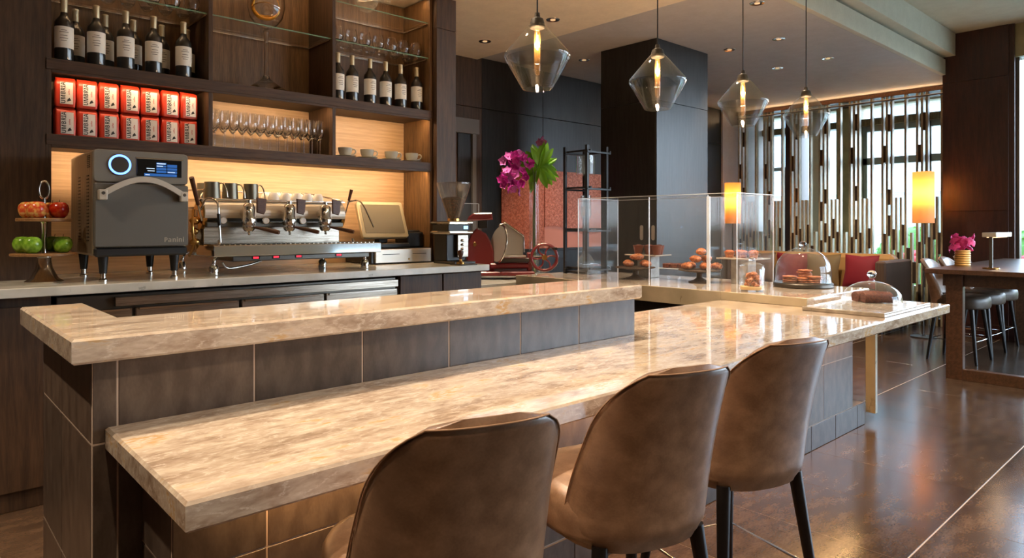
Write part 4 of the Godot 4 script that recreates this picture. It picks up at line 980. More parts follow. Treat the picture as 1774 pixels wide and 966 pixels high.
func build_return_goods() -> void:
	var Y := 0.8155
	# ---- acrylic display case
	var dc := thing("display_case", "clear acrylic pastry display case on the quartzite counter", "display case", Vector3(0, Y, 0))
	var x0 := 4.38
	var x1 := 4.92
	var z0 := -3.94
	var z1 := -2.45
	var H := 0.665
	var front := [[z0, -3.205], [-3.195, -2.685], [-2.675, z1]]
	for q in front:
		part(dc, "front_panel", slab(x0, x0 + 0.006, 0.0, H, q[0], q[1], 0.0), M.acrylic)
		part(dc, "panel_edge", slab(x0 - 0.001, x0 + 0.007, 0.0, H, q[0] - 0.0035, q[0] - 0.0001, 0.0), M.acrylic_edge)
	part(dc, "panel_edge", slab(x0 - 0.001, x0 + 0.007, 0.0, H, z1 + 0.0001, z1 + 0.0035, 0.0), M.acrylic_edge)
	part(dc, "divider", slab(x0 + 0.007, x1 - 0.3, 0.0, H - 0.01, -2.685, -2.675, 0.0), M.acrylic)
	part(dc, "divider_edge", slab(x0 + 0.007, x0 + 0.022, 0.0, H - 0.01, -2.692, -2.668, 0.0), M.acrylic_edge)
	for z in [z0, z1]:
		part(dc, "end_panel", slab(x0 + 0.007, x1, 0.0, H, z - 0.003, z + 0.003, 0.0), M.acrylic)
		part(dc, "panel_edge", slab(x1 + 0.0001, x1 + 0.004, 0.0, H, z - 0.004, z + 0.004, 0.0), M.acrylic_edge)
	part(dc, "roof", slab(x0, x1, H + 0.0001, H + 0.006, z0, z1, 0.0), M.acrylic)
	for q in [[x0 - 0.004, x0 + 0.004, z0, z1], [x1 - 0.004, x1 + 0.004, z0, z1], [x0, x1, z0 - 0.004, z0 + 0.004], [x0, x1, z1 - 0.004, z1 + 0.004]]:
		part(dc, "roof_edge", slab(q[0], q[1], H + 0.0062, H + 0.011, q[2], q[3], 0.0), M.acrylic_edge)
	part(dc, "inner_shelf", slab(x0 + 0.01, x0 + 0.20, 0.10, 0.106, z0 + 0.05, -3.66, 0.0), M.acrylic)
	part(dc, "inner_shelf_edge", slab(x0 + 0.01, x0 + 0.20, 0.1062, 0.109, z0 + 0.046, z0 + 0.05, 0.0), M.acrylic_edge)
	part(dc, "shelf_leg", slab(x0 + 0.01, x0 + 0.016, 0.0, 0.0998, z0 + 0.05, z0 + 0.2, 0.0), M.acrylic)
	# ---- pastries on wooden cake stands and marble blocks
	var crust := picture(128, [noise(331, 0.05, 4), noise(333, 0.15, 2)], func(k: PackedFloat32Array) -> Color: return ramp(k[0] * 0.7 + k[1] * 0.3, [[0.2, rgb(128, 62, 32)], [0.5, rgb(184, 106, 60)], [0.8, rgb(214, 152, 98)]]))
	M.crust = wear(mat(Color(1, 1, 1), 0.4, 0.0, "baked crust"), crust, Vector3(7, 7, 7), false)
	M.cake = wear(mat(rgb(140, 106, 88), 0.6, 0.0, "brown cake"), crust, Vector3(9, 9, 9), false)
	var stand := thing("cake_stand", "dark wooden cake stand of croissants by the empty end of the case", "cake stand", Vector3(4.555, Y, -3.46), 0, "wooden cake stands in the case")
	part(stand, "foot", lathe([Vector2(0, 0), Vector2(0.085, 0), Vector2(0.086, 0.006), Vector2(0.05, 0.016), Vector2(0.024, 0.034), Vector2(0.022, 0.075), Vector2(0, 0.075)], 28), M.dark_wood)
	part(stand, "plate", lathe([Vector2(0, 0.075), Vector2(0.06, 0.075), Vector2(0.162, 0.092), Vector2(0.164, 0.097), Vector2(0.16, 0.100), Vector2(0, 0.100)], 36, 30), M.dark_wood)
	copy(stand, Vector3(4.66, Y, -2.92), 0, "dark wooden cake stand piled with croissants in the middle of the case")
	var cr := single("croissant", "golden croissant on the cake stand by the empty end of the case", "pastry", croissant(0.13, 0.034), M.crust, Vector3(4.49, Y + 0.1005, -3.49), 20, "croissants in the case")
	for q in [[4.555, 0.0, -3.36, 20], [4.645, 0.0, -3.45, 20], [4.575, 0.0, -3.57, 20], [4.555, 0.056, -3.45, -15]]:
		copy(cr, Vector3(q[0], Y + 0.1005 + q[1], q[2]), q[3])
	for q in [[4.56, 0.0, -2.98, 60], [4.60, 0.0, -2.84, 60], [4.71, 0.0, -2.81, 60], [4.77, 0.0, -2.94, 60], [4.67, 0.0, -3.02, 60], [4.60, 0.056, -2.93, 60], [4.72, 0.056, -2.91, 60], [4.66, 0.112, -2.92, 15]]:
		copy(cr, Vector3(q[0], Y + 0.1005 + q[1], q[2]), q[3], "golden croissant in the pile on the middle cake stand")
	# marble blocks with slabs, muffins on them
	var blk := thing("marble_block_stand", "grey marble block with a pale slab for muffins behind the croissants", "stand", Vector3(4.78, Y, -3.50), 0, "marble block stands")
	part(blk, "block", slab(-0.055, 0.07, 0.0, 0.185, -0.07, 0.07, 0.003), M.plinth_stone)
	part(blk, "slab", slab(-0.12, 0.12, 0.1852, 0.197, -0.16, 0.16, 0.003), M.board)
	copy(blk, Vector3(4.80, Y, -2.63), 0, "grey marble block with a pale slab for muffins at the open end of the case")
	var muf := thing("muffin", "brown muffin in a dark paper cup behind the croissants", "muffin", Vector3(4.74, Y + 0.1975, -3.57), 0, "muffins on the marble blocks")
	part(muf, "paper_cup", lathe([Vector2(0, 0), Vector2(0.030, 0), Vector2(0.042, 0.058), Vector2(0.046, 0.075), Vector2(0.040, 0.055), Vector2(0, 0.05)], 16, 20), mat(rgb(120, 56, 30), 0.7, 0.0, "brown baking paper"))
	part(muf, "cake", ball(0.040, 0.024, 0.040, Vector3(0, 0.058, 0), 18, 10, 0.25, 4, 3.0), M.cake)
	for q in [[4.76, -3.46], [4.74, -3.38], [4.82, -3.52], [4.83, -3.42]]: copy(muf, Vector3(q[0], Y + 0.1975, q[1]))
	var mf2 := thing("fruit_muffin", "orange muffin on the marble block near the cookie jar", "muffin", Vector3(4.74, Y + 0.1975, -2.71), 0, "orange muffins on the marble block")
	part(mf2, "paper_cup", lathe([Vector2(0, 0), Vector2(0.028, 0), Vector2(0.038, 0.04), Vector2(0.040, 0.046), Vector2(0.034, 0.038), Vector2(0, 0.036)], 16, 20), M.crust)
	part(mf2, "cake", ball(0.036, 0.016, 0.036, Vector3(0, 0.042, 0), 16, 9, 0.25, 9, 3.0), mat(rgb(196, 92, 40), 0.45, 0.0, "orange icing"))
	for q in [[4.76, -2.61], [4.77, -2.53], [4.85, -2.57], [4.84, -2.68]]: copy(mf2, Vector3(q[0], Y + 0.1975, q[1]))
	var tray := thing("pastry_tray", "small clear tray of nut squares between the cake stands", "tray", Vector3(4.72, Y, -3.18))
	part(tray, "plate", slab(-0.10, 0.10, 0.092, 0.098, -0.10, 0.10, 0.001), M.acrylic_edge)
	part(tray, "riser", slab(-0.05, 0.05, 0.0, 0.0918, -0.05, 0.05, 0.001), M.acrylic)
	var nut := single("nut_square", "chopped nut square on the small clear tray", "pastry", box(0.055, 0.036, 0.055, Vector3(0, 0.018, 0), 0.006), M.cake, Vector3(4.67, Y + 0.0985, -3.23), 8, "nut squares on the tray")
	for q in [[4.73, -3.235], [4.68, -3.165], [4.745, -3.165], [4.70, -3.10]]: copy(nut, Vector3(q[0], Y + 0.0985, q[1]), 14)
	# ---- biscuit jar
	var jar := thing("biscuit_jar", "clear glass jar of small biscuits with a knobbed lid", "jar", Vector3(4.28, Y, -2.28))
	part(jar, "glass", lathe([Vector2(0, 0.0), Vector2(0.078, 0.0), Vector2(0.082, 0.006), Vector2(0.082, 0.155), Vector2(0.074, 0.168), Vector2(0.072, 0.166), Vector2(0.079, 0.152), Vector2(0.079, 0.012), Vector2(0, 0.012)], 36, 40), M.glass)
	var lid := part(jar, "lid", lathe([Vector2(0.078, 0.169), Vector2(0.079, 0.174), Vector2(0.05, 0.190), Vector2(0.014, 0.196), Vector2(0.010, 0.202)], 36, 50), M.glass)
	part(lid, "knob", ball(0.020, 0.015, 0.020, Vector3(0, 0.215, 0), 18, 12), M.crystal)
	part(jar, "sugar", cyl(0.078, 0.0125, 0.034, 32), mat(rgb(226, 190, 130), 0.8, 0.0, "pale sugar")).set_meta("kind", "stuff")
	var r := RandomNumberGenerator.new()
	r.seed = 44
	var bis: Node3D = null
	for k in 34:
		var a := r.randf() * TAU
		var d := sqrt(r.randf()) * 0.048
		var p := Vector3(4.28 + cos(a) * d, Y + 0.040 + (k / 34.0) * 0.082, -2.28 + sin(a) * d)
		if bis == null: bis = single("small_biscuit", "small brown biscuit among the others in the clear jar", "biscuit", ball(0.022, 0.010, 0.018, Vector3.ZERO, 10, 7, 0.3, 3, 3.0), M.crust, p, 0, "biscuits in the jar")
		else:
			var c := copy(bis, p)
			c.rotation_degrees = Vector3(r.randf_range(-60, 60), r.randf_range(0, 360), r.randf_range(-60, 60))
	# ---- tall dome of cookies
	var dm := thing("cookie_dome", "tall clear glass dome over a dark round board of cookies", "cake dome", Vector3(4.87, Y, -2.20))
	part(dm, "board", cyl(0.203, 0.0, 0.032, 48, 0.006), M.dark_steel)
	var gl := part(dm, "glass", lathe(_dome(0.190, 0.035, 0.250), 48, 60), M.glass)
	part(gl, "knob", ball(0.026, 0.024, 0.026, Vector3(0, 0.306, 0), 22, 14), M.crystal)
	part(gl, "neck", lathe([Vector2(0.018, 0.276), Vector2(0.011, 0.282), Vector2(0.014, 0.288)], 18, 50), M.glass)
	var ck := single("cookie", "round golden cookie stacked under the tall glass dome", "cookie", lathe([Vector2(0, 0.0), Vector2(0.047, 0.0), Vector2(0.051, 0.004), Vector2(0.048, 0.009), Vector2(0.02, 0.012), Vector2(0, 0.0125)], 24, 50), M.crust, Vector3(4.79, Y + 0.0325, -2.26), 0, "cookies under the tall dome")
	for q in [[-0.08, -0.06, 4], [0.0, 0.085, 4], [0.07, -0.02, 7], [0.01, -0.10, 3], [-0.025, 0.01, 3]]:
		for k in q[2]:
			if q == [-0.08, -0.06, 4] and k == 0: continue
			copy(ck, Vector3(4.87 + q[0] + r.randf_range(-0.006, 0.006), Y + 0.0325 + k * 0.0128, -2.20 + q[1] + r.randf_range(-0.006, 0.006)), r.randf_range(0, 300))
	# ---- low dome of cake slices on a marble board
	single("marble_board", "pale marble serving board at the end of the lower counter", "board", slab(3.95, 4.72, 0.7605, 0.783, -1.79, -1.34, 0.003), M.board)
	var ld := thing("loaf_dome", "low wide glass dome over loaf cakes on the marble board", "cake dome", Vector3(4.50, 0.7835, -1.60))
	var g2 := part(ld, "glass", lathe(_dome(0.168, 0.0, 0.13), 48, 60), M.glass)
	part(g2, "knob", ball(0.027, 0.025, 0.027, Vector3(0, 0.172, 0), 22, 14), M.crystal)
	part(g2, "neck", lathe([Vector2(0.018, 0.130), Vector2(0.012, 0.140), Vector2(0.015, 0.150)], 18, 50), M.glass)
	var lf := single("loaf_cake", "brown loaf cake leaning on another under the low dome", "cake", loaf(), M.cake, Vector3(4.470, 0.789, -1.562), -46, "loaf cakes under the low dome")
	lf.rotate_object_local(Vector3.RIGHT, deg_to_rad(4))
	copy(lf, Vector3(4.527, 0.7845, -1.640), -34, "pale iced loaf cake at the back of the low dome")
	# ---- cold drip coffee tower
	M.vessel = pane(rgb(170, 190, 196), 0.12, 0.0, "laboratory glass")
	var tw := thing("cold_drip_tower", "tall black frame cold drip coffee tower with glass vessels", "drip tower", Vector3(4.75, Y, -4.18))
	var s := 0.135
	for q in [[-s, -s], [s, -s], [s, s], [-s, s]]:
		part(tw, "post", slab(q[0] - 0.013, q[0] + 0.013, 0.0, 1.17, q[1] - 0.013, q[1] + 0.013, 0.001), M.black)
	for y in [0.03, 0.385, 0.765, 1.10]:
		for k in 2:
			var d: float = s if k == 0 else -s
			part(tw, "cross_bar", slab(-s - 0.03, s + 0.03, y, y + 0.016, d + 0.0132, d + 0.032, 0.001), M.black)
			part(tw, "cross_bar", slab(d + 0.0132, d + 0.032, y + 0.0165, y + 0.032, -s - 0.03, s + 0.03, 0.001), M.black)
	part(tw, "base_board", slab(-s + 0.012, s - 0.012, 0.005, 0.022, -s + 0.012, s - 0.012, 0.001), M.black)
	for y in [0.402, 0.782]: part(tw, "ring_holder", slab(-s + 0.012, s - 0.012, y, y + 0.012, -0.02, 0.02, 0.001), M.black)
	part(tw, "water_vessel", lathe([Vector2(0.004, 0.82), Vector2(0.01, 0.90), Vector2(0.085, 0.91), Vector2(0.088, 0.92), Vector2(0.088, 1.09), Vector2(0.085, 1.09), Vector2(0.085, 0.92), Vector2(0.0, 0.912)], 32, 40), M.vessel)
	part(tw, "valve", tube([Vector3(0, 0.80, 0), Vector3(0, 0.86, 0)], 0.012, 10), M.dark_steel)
	part(tw, "coffee_chamber", lathe([Vector2(0.0, 0.50), Vector2(0.048, 0.51), Vector2(0.05, 0.52), Vector2(0.05, 0.72), Vector2(0.047, 0.72), Vector2(0.047, 0.52), Vector2(0, 0.515)], 28, 40), M.vessel)
	part(tw, "coffee", cyl(0.046, 0.53, 0.62, 24), mat(rgb(150, 104, 58), 0.7, 0.0, "coffee"))
	part(tw, "coil", tube([Vector3(0.0, 0.16, 0), Vector3(0.0, 0.50, 0)], 0.018, 12), M.glass)
	part(tw, "flask", lathe([Vector2(0, 0.024), Vector2(0.05, 0.024), Vector2(0.085, 0.07), Vector2(0.082, 0.11), Vector2(0.05, 0.16), Vector2(0.024, 0.19), Vector2(0.022, 0.20)], 32, 50), M.vessel)

func _dome(r: float, y0: float, h: float) -> Array:
	var out := [Vector2(r - 0.004, y0), Vector2(r + 0.003, y0), Vector2(r, y0 + 0.006)]
	var straight := h - r * 0.92
	if straight < 0.02: straight = 0.02
	for k in 13:
		var a := PI / 2 * k / 12.0
		out.append(Vector2(cos(a) * r, y0 + straight + sin(a) * (h - straight)))
	return out

func croissant(len: float, r: float) -> MB:
	var rings := []
	for j in 21:
		var t := j / 20.0
		var a := lerpf(-1.15, 1.15, t)
		var c := Vector3(sin(a) * len * 0.52, 0, cos(a) * len * 0.30 - len * 0.2)
		var rr := r * pow(maxf(0.02, sin(PI * t)), 0.55) * (1.0 + 0.10 * sin(t * PI * 13.0))
		var tx := Vector3(cos(a), 0, -sin(a) * 0.6).normalized()
		var side := tx.cross(Vector3.UP).normalized()
		var ring := []
		for i in 12:
			var q := TAU * i / 12
			ring.append(c + side * cos(q) * rr + Vector3.UP * (r * 0.78 + sin(q) * rr * 0.78))
		rings.append(ring)
	return loft(rings)

func loaf() -> MB:
	var rings := []
	for q in [[-0.082, 0.92], [-0.075, 1.0], [-0.03, 1.03], [0.03, 1.03], [0.075, 1.0], [0.082, 0.92]]:
		var ring := []
		for p in [Vector2(-0.032, 0), Vector2(-0.040, 0.035), Vector2(-0.034, 0.050), Vector2(-0.018, 0.060), Vector2(0, 0.063), Vector2(0.018, 0.060), Vector2(0.034, 0.050), Vector2(0.040, 0.035), Vector2(0.032, 0)]:
			ring.append(Vector3(q[0], p.y * q[1], p.x * q[1]))
		rings.append(ring)
	return loft(rings)

func build_window_side() -> void:
	# window wall beyond the screen, facing the street
	M.steel_frame = mat(rgb(150, 156, 150), 0.4, 0.2, "grey window frame")
	M.olive = wear(mat(rgb(136, 118, 78), 0.45, 0.0, "bronzed oak"), M.grain, Vector3(5, 0.6, 5))
	setting("wall_window_sill", slab(10.45, 10.65, 0.0, 0.42, -5.43, -2.43, 0.0), M.cream_stone)
	setting("wall_window_pier", slab(10.40, 10.65, 0.42, 2.98, -4.98, -4.72, 0.0), M.red_wood, "red veneer pier between the street windows")
	setting("wall_window_pier_pale", slab(10.40, 10.65, 0.42, 2.98, -4.60, -4.38, 0.0), M.plaster_c, "white pier between the street windows")
	setting("wall_window_pier_stone", slab(10.36, 10.65, 0.42, 2.98, -4.18, -3.86, 0.0), M.cream_stone, "cream stone pier between the street windows")
	setting("trim_window_header", slab(10.42, 10.62, 2.70, 2.80, -5.43, -2.43, 0.002), M.olive, "bronzed header above the street windows")
	setting("wall_window_top", slab(10.45, 10.65, 2.98, 3.2, -5.43, -2.43, 0.0), M.plaster_c)
	setting("wall_end_daylit", slab(9.2, 10.6, 0.0, 3.0, -5.40, -5.37, 0.002), M.plaster_b, "wall end beside the slatted screen, coloured pale for the daylight on it")  # same back wall; the daylight on it is put into the pale colour
	setting("wall_window_return", slab(9.3, 10.65, 0.0, 3.2, -2.43, -2.36, 0.0), M.red_wood)
	var w1 := setting("window_1", slab(10.545, 10.555, 0.42, 2.70, -5.40, -4.98, 0.0), M.window_glass, "tall street window by the pale wall end")
	part(w1, "window_frame", slab(10.52, 10.58, 2.13, 2.19, -5.40, -4.98), M.steel_frame)
	part(w1, "window_frame", slab(10.52, 10.58, 0.42, 2.70, -5.40, -5.36), M.steel_frame)
	part(w1, "window_frame", slab(10.52, 10.58, 0.42, 2.13, -5.05, -5.01), M.steel_frame)
	var w2 := setting("window_2", slab(10.545, 10.555, 0.42, 2.70, -3.86, -2.43, 0.0), M.window_glass, "wide street window by the red veneer wall")
	part(w2, "window_frame", slab(10.51, 10.59, 2.14, 2.24, -3.86, -2.43), M.steel_frame)
	part(w2, "window_frame", slab(10.51, 10.59, 0.42, 2.70, -3.86, -3.80), M.steel_frame)
	part(w2, "window_frame", slab(10.51, 10.59, 0.42, 2.70, -3.05, -2.97), M.steel_frame)
	part(w2, "window_frame", slab(10.51, 10.59, 2.62, 2.70, -3.80, -2.43), M.steel_frame)
	setting("window_4", slab(10.545, 10.555, 2.80, 2.98, -5.43, -2.43, 0.0), M.window_glass, "clerestory strip above the street windows")
	# the slatted screen
	var sc := thing("slatted_screen", "floor to ceiling screen of wooden slats and staggered blocks before the windows", "screen", Vector3(9.65, 0, 0))
	part(sc, "top_rail", slab(-0.065, 0.065, 2.94, 2.995, -5.36, -2.44, 0.002), M.brown_wood)
	var slat_dark := wear(mat(rgb(206, 200, 172), 0.35, 0.15, "champagne slat"), M.grain, Vector3(5, 0.6, 5))
	var block_m := wear(mat(rgb(60, 45, 34), 0.55, 0.0, "dark block"), M.grain, Vector3(5, 0.6, 5))
	var full := slab(-0.035, 0.035, 0.0, 2.94, -0.013, 0.013, 0.001).mesh()
	var low := slab(-0.035, 0.035, 0.0, 1.62, -0.013, 0.013, 0.001).mesh()
	var offs := [0.0, 0.055, 0.110, 0.165, 0.220, 0.275, 0.342, 0.41]
	var r := RandomNumberGenerator.new()
	r.seed = 77
	for mdl in 8:
		var z0 := -5.34 + mdl * 0.41
		for k in 7:
			var z: float = z0 + offs[k]
			if z > -2.45 or (k == 6 and mdl % 3 == 1): continue
			part(sc, "slat", low if k in [3, 4, 6] else full, slat_dark, Vector3(0, 0, z)).scale.y = 0.72 if k == 6 else 1.0
			var zn: float = z0 + offs[k + 1]
			if zn > -2.45: continue
			if (k >= 5) and mdl % 3 == 1: continue
			# blocks in the gap to the next slat: staggered below, a few above
			var y: float = [0.0, 0.24, 0.06, 0.30, 0.12, 0.36, 0.18][k] + 0.05 * (mdl % 3) - 0.3
			while y < [1.35, 1.30, 1.22, 1.12, 1.05, 0.85, 0.7][k]:
				var y0 := maxf(y, 0.0)
				var y1 := y + 0.27
				if y1 > 0.05: part(sc, "block", slab(-0.038, 0.03, y0, y1, z + 0.0132, zn - 0.0132, 0.001), block_m)
				y += 0.54
			var tops := []
			if k == 0: tops = [[2.02, 2.24]]
			elif k == 1: tops = [[2.50, 2.72], [1.56, 1.76]]
			for q in tops:
				var dy := r.randf_range(-0.08, 0.08)
				part(sc, "block", slab(-0.038, 0.03, q[0] + dy, q[1] + dy, z + 0.0132, zn - 0.0132, 0.001), block_m)
	# cove light behind the ceiling edge at the screen top
	var cv := thing("cove_light", "warm cove light strip above the slatted screen", "light")
	part(cv, "channel", slab(9.50, 9.56, 2.87, 2.885, -5.3, -2.5, 0.001), M.brown_wood)
	part(cv, "diffuser", slab(9.51, 9.55, 2.8855, 2.888, -5.28, -2.52, 0.0005), glow(WARM, 0.8, "cove diffuser"))
	strip(cv, Vector3(9.53, 2.890, -3.9), 2.7, 0.04, Vector3(-0.9, 1, 0), 0.8, WARM, Vector3(0, 0, 1))
	# street: paving, planting, a pale building opposite
	setting("street_ground", slab(10.7, 40.0, -0.3, -0.15, -30.0, 25.0, 0.0), mat(rgb(196, 196, 190), 0.8, 0.0, "pale paving"), "pale street paving beyond the windows")
	var leafy := mat(rgb(86, 138, 52), 0.6, 0.0, "hedge leaves")
	leafy.backlight_enabled = true
	leafy.backlight = rgb(90, 140, 50)
	var bl := mat(rgb(206, 52, 60), 0.6, 0.0, "red blooms")
	for k in 7:
		var z := -6.6 + k * 1.3
		var hd := thing("hedge_shrub", "%s round green shrub outside, counted from the pale wall end" % ORD[k], "shrub", Vector3(13.4, -0.15, -9.6 + k * 1.85), 0, "shrubs outside the windows")
		var mb := MB.new()
		var rr := RandomNumberGenerator.new()
		rr.seed = 200 + k
		for q in 420:
			var d := Vector3(rr.randf_range(-1, 1), rr.randf_range(-0.9, 1), rr.randf_range(-1, 1)).normalized()
			var p := Vector3(0, 0.75, 0) + d * Vector3(0.55, 0.72, 0.72) * rr.randf_range(0.82, 1.06)
			var u := d.cross(Vector3.UP).normalized() * 0.07
			var w := (d.cross(u).normalized() * 0.8 + d * rr.randf_range(0.2, 0.8)).normalized() * 0.10
			mb.flat([p - u * 0.6, p + w * 0.5 + u * 0.2, p + w * 1.2, p + u * 0.7])
		mb.add(ball(0.48, 0.64, 0.64, Vector3(0, 0.75, 0), 14, 9, 0.15, k))
		part(hd, "foliage", mb, leafy)
		part(hd, "stem", tube([Vector3.ZERO, Vector3(0, 0.4, 0)], 0.04, 6), M.dark_wood)
		var fl := thing("flower_clump", "%s red flower clump outside, counted from the pale wall end" % ORD[k], "flowers", Vector3(12.5, -0.15, z - 1.1), 0, "flower clumps outside the windows")
		var fb := MB.new()
		for q in 26: fb.add(ball(0.06, 0.05, 0.06, Vector3(rr.randf_range(-0.25, 0.25), rr.randf_range(0.72, 0.95), rr.randf_range(-0.42, 0.42)), 8, 5, 0.4, q, 2.0))
		part(fl, "blooms", fb, bl)
		part(fl, "leaves", ball(0.3, 0.4, 0.46, Vector3(0, 0.42, 0), 14, 8, 0.35, k + 40, 4.0), leafy)
	var fac := thing("street_building", "pale blue grey building with ribbon windows across the street", "building", Vector3(27, -0.15, -16))
	var fm := mat(rgb(206, 216, 218), 0.6, 0.0, "pale facade")
	part(fac, "wall", slab(0, 4, 0, 15, -14, 9, 0.0), fm)
	var fg := mat(rgb(150, 176, 190), 0.15, 0.3, "facade glass")
	var wm := slab(-0.05, 0.0, 0, 1.7, 0, 2.2, 0.0).mesh()
	for j in 4:
		part(fac, "ledge", slab(-0.5, 0, 2.6 + j * 3.2, 2.9 + j * 3.2, -14, 9, 0.0), fm)
		for k in 9: part(fac, "window", wm, fg, Vector3(0, 0.8 + j * 3.2, -13 + k * 2.5))

func build_lounge() -> void:
	# tall communal table at the right
	var tb := thing("communal_table", "tall walnut communal table with a trestle end", "table", Vector3(6.33, 0, -1.84))
	part(tb, "table_top", slab(0, 2.64, 0.862, 0.90, 0, 0.95, 0.003), M.brown_wood)
	part(tb, "apron", slab(0.12, 2.56, 0.76, 0.86, 0.10, 0.13, 0.002), M.brown_wood)
	part(tb, "apron", slab(0.12, 0.15, 0.76, 0.86, 0.131, 0.82, 0.002), M.brown_wood)
	for x in [0.09, 2.52]:
		part(tb, "leg", slab(x, x + 0.07, 0.0, 0.861, 0.13, 0.25, 0.002), M.brown_wood)
		part(tb, "leg", slab(x, x + 0.07, 0.0, 0.861, 0.72, 0.84, 0.002), M.brown_wood)
		part(tb, "foot_beam", slab(x, x + 0.07, 0.0, 0.09, 0.251, 0.719, 0.002), M.brown_wood)
	# stools on its far side: the same stool, turned round
	var st: Node3D = get_node("bar_stool")
	var si := 0
	for q in [[7.58, ""], [8.12, ""], [8.64, ""]]:
		var c := copy(st, Vector3(q[0] - 0.18, 0, -1.86), 176, "%s tan backed stool with a dark seat, from the flower pot end" % ORD[si])
		si += 1
		c.set_meta("group", "stools at the tall table")
		(c.get_node("seat") as MeshInstance3D).material_override = M.seat_dark
	# reading lamp and flowers on the table
	var rl := thing("table_lamp", "slim metal reading lamp with a flat bar head on the tall table", "table lamp", Vector3(6.66, 0.90, -1.45))
	part(rl, "base", cyl(0.06, 0.0, 0.012, 24), M.brass)
	part(rl, "post", slab(-0.012, 0.012, 0.012, 0.262, -0.012, 0.012, 0.001), M.dark_steel)
	part(rl, "head", slab(-0.06, 0.46, 0.262, 0.300, -0.05, 0.05, 0.004), M.satin)
	part(rl, "lamp", slab(0.0, 0.40, 0.2585, 0.2615, -0.03, 0.03, 0.001), glow(WARM, 4.0, "reading lamp diffuser"))
	strip(rl, Vector3(0.2, 0.256, 0), 0.4, 0.06, Vector3(0, -1, 0), 0.12)
	var fp := thing("flower_pot", "woven gold pot of pink orchids on the tall table", "potted flowers", Vector3(7.00, 0.90, -1.735))
	var pot := []
	for k in 15:
		pot.append(Vector2(0.058 + 0.004 * (k % 2), 0.01 * k))
	var pp := [Vector2(0, 0)]
	pp.append_array(pot)
	pp.append(Vector2(0.052, 0.14)); pp.append(Vector2(0.048, 0.12)); pp.append(Vector2(0, 0.118))
	part(fp, "pot", lathe(pp, 24, 10), mat(rgb(206, 164, 92), 0.45, 0.2, "woven gold"))
	var fm := mat(rgb(232, 70, 150), 0.55, 0.0, "pink orchid petals")
	fm.backlight_enabled = true
	fm.backlight = rgb(120, 30, 70)
	var r := RandomNumberGenerator.new()
	r.seed = 5
	for k in 16:
		var a := r.randf() * TAU
		var d := r.randf_range(0.02, 0.12)
		part(fp, "flower", orchid(0.050, k), fm, Vector3(cos(a) * d, 0.19 + r.randf_range(-0.03, 0.05), sin(a) * d), Vector3(r.randf_range(-50, 50), rad_to_deg(-a) - 90, 0))
	# sofa in front of the screen
	var so := thing("sofa", "brown velvet sofa with a tan back in front of the slatted screen", "sofa", Vector3(8.35, 0, -4.9))
	var velvet := wear(mat(rgb(106, 82, 66), 0.75, 0.0, "ribbed brown velvet"), M.grain, Vector3(30, 0.3, 30))
	velvet.rim_enabled = true
	velvet.rim = 0.4
	var tan_m := mat(rgb(186, 142, 84), 0.6, 0.0, "tan upholstery")
	part(so, "base", slab(0.04, 0.85, 0.10, 0.32, 0.12, 1.95, 0.02), velvet)
	part(so, "seat_cushion", slab(0.0, 0.62, 0.32, 0.47, 0.14, 1.03, 0.04), velvet)
	part(so, "seat_cushion", slab(0.0, 0.62, 0.32, 0.47, 1.035, 1.93, 0.04), velvet)
	part(so, "backrest", slab(0.64, 0.86, 0.32, 0.90, 0.12, 1.95, 0.05), tan_m)
	for z in [0.0, 1.96]:
		part(so, "arm", slab(0.0, 0.88, 0.10, 0.845, z, z + 0.12, 0.02), velvet)
	for q in [[0.08, 0.06], [0.78, 0.06], [0.08, 2.0], [0.78, 2.0]]:
		part(so, "leg", cyl(0.02, 0.0, 0.10, 10), M.black_leg, Vector3(q[0], 0, q[1]))
	var cushions := [["burgundy scatter cushion leaning in the sofa corner by the arm", rgb(132, 22, 40), Vector3(8.80, 0.69, -3.26), 12.0, -6.0], ["burgundy scatter cushion at the dark end of the sofa", rgb(126, 20, 40), Vector3(8.82, 0.69, -4.13), 12.0, 8.0], ["olive brown scatter cushion leaning on the tan sofa back", rgb(120, 98, 62), Vector3(8.78, 0.69, -3.71), 12.0, 4.0], ["taupe scatter cushion beside the sofa arm near the floor lamp", rgb(122, 96, 74), Vector3(8.80, 0.69, -4.56), 12.0, -4.0]]
	for q in cushions:
		var cm := mat(q[1], 0.7, 0.0, "cushion cloth")
		cm.rim_enabled = true
		cm.rim = 0.3
		var o := single("scatter_cushion", q[0], "cushion", cushion(0.42, 0.13), cm, q[2])
		o.rotation_degrees = Vector3(q[4], 90, q[3])
		o.set_meta("group", "scatter cushions on the sofa")
		o.rotation_degrees = Vector3(0, -90 + q[4], 0)
		o.rotate_object_local(Vector3.RIGHT, deg_to_rad(-q[3]))
	# two floor lamps with tall amber shades
	var am := mat(rgb(238, 200, 146), 0.7, 0.0, "amber lamp shade cloth")
	am.emission_enabled = true
	am.emission = Color(1.0, 0.60, 0.26)
	am.emission_energy_multiplier = 0.22
	am.backlight_enabled = true
	am.backlight = rgb(255, 190, 100)
	for q in [[8.80, -4.98, "floor lamp with a tall amber shade beside the pale wall end"], [8.56, -2.50, "floor lamp with a tall amber shade beside the red veneer wall"]]:
		var fl := thing("floor_lamp", q[2], "floor lamp", Vector3(q[0], 0, q[1]), 0, "amber floor lamps by the sofa")
		part(fl, "base", cyl(0.13, 0.0, 0.015, 28), M.dark_steel)
		part(fl, "pole", tube([Vector3(0, 0.015, 0), Vector3(0, 1.45, 0)], 0.009, 8), M.dark_steel)
		part(fl, "lamp_shade", lathe([Vector2(0.108, 1.285), Vector2(0.110, 1.285), Vector2(0.110, 1.86), Vector2(0.108, 1.86)], 36, 20), am)
		part(fl, "spider", slab(-0.108, 0.108, 1.44, 1.446, -0.004, 0.004, 0.0), M.dark_steel)
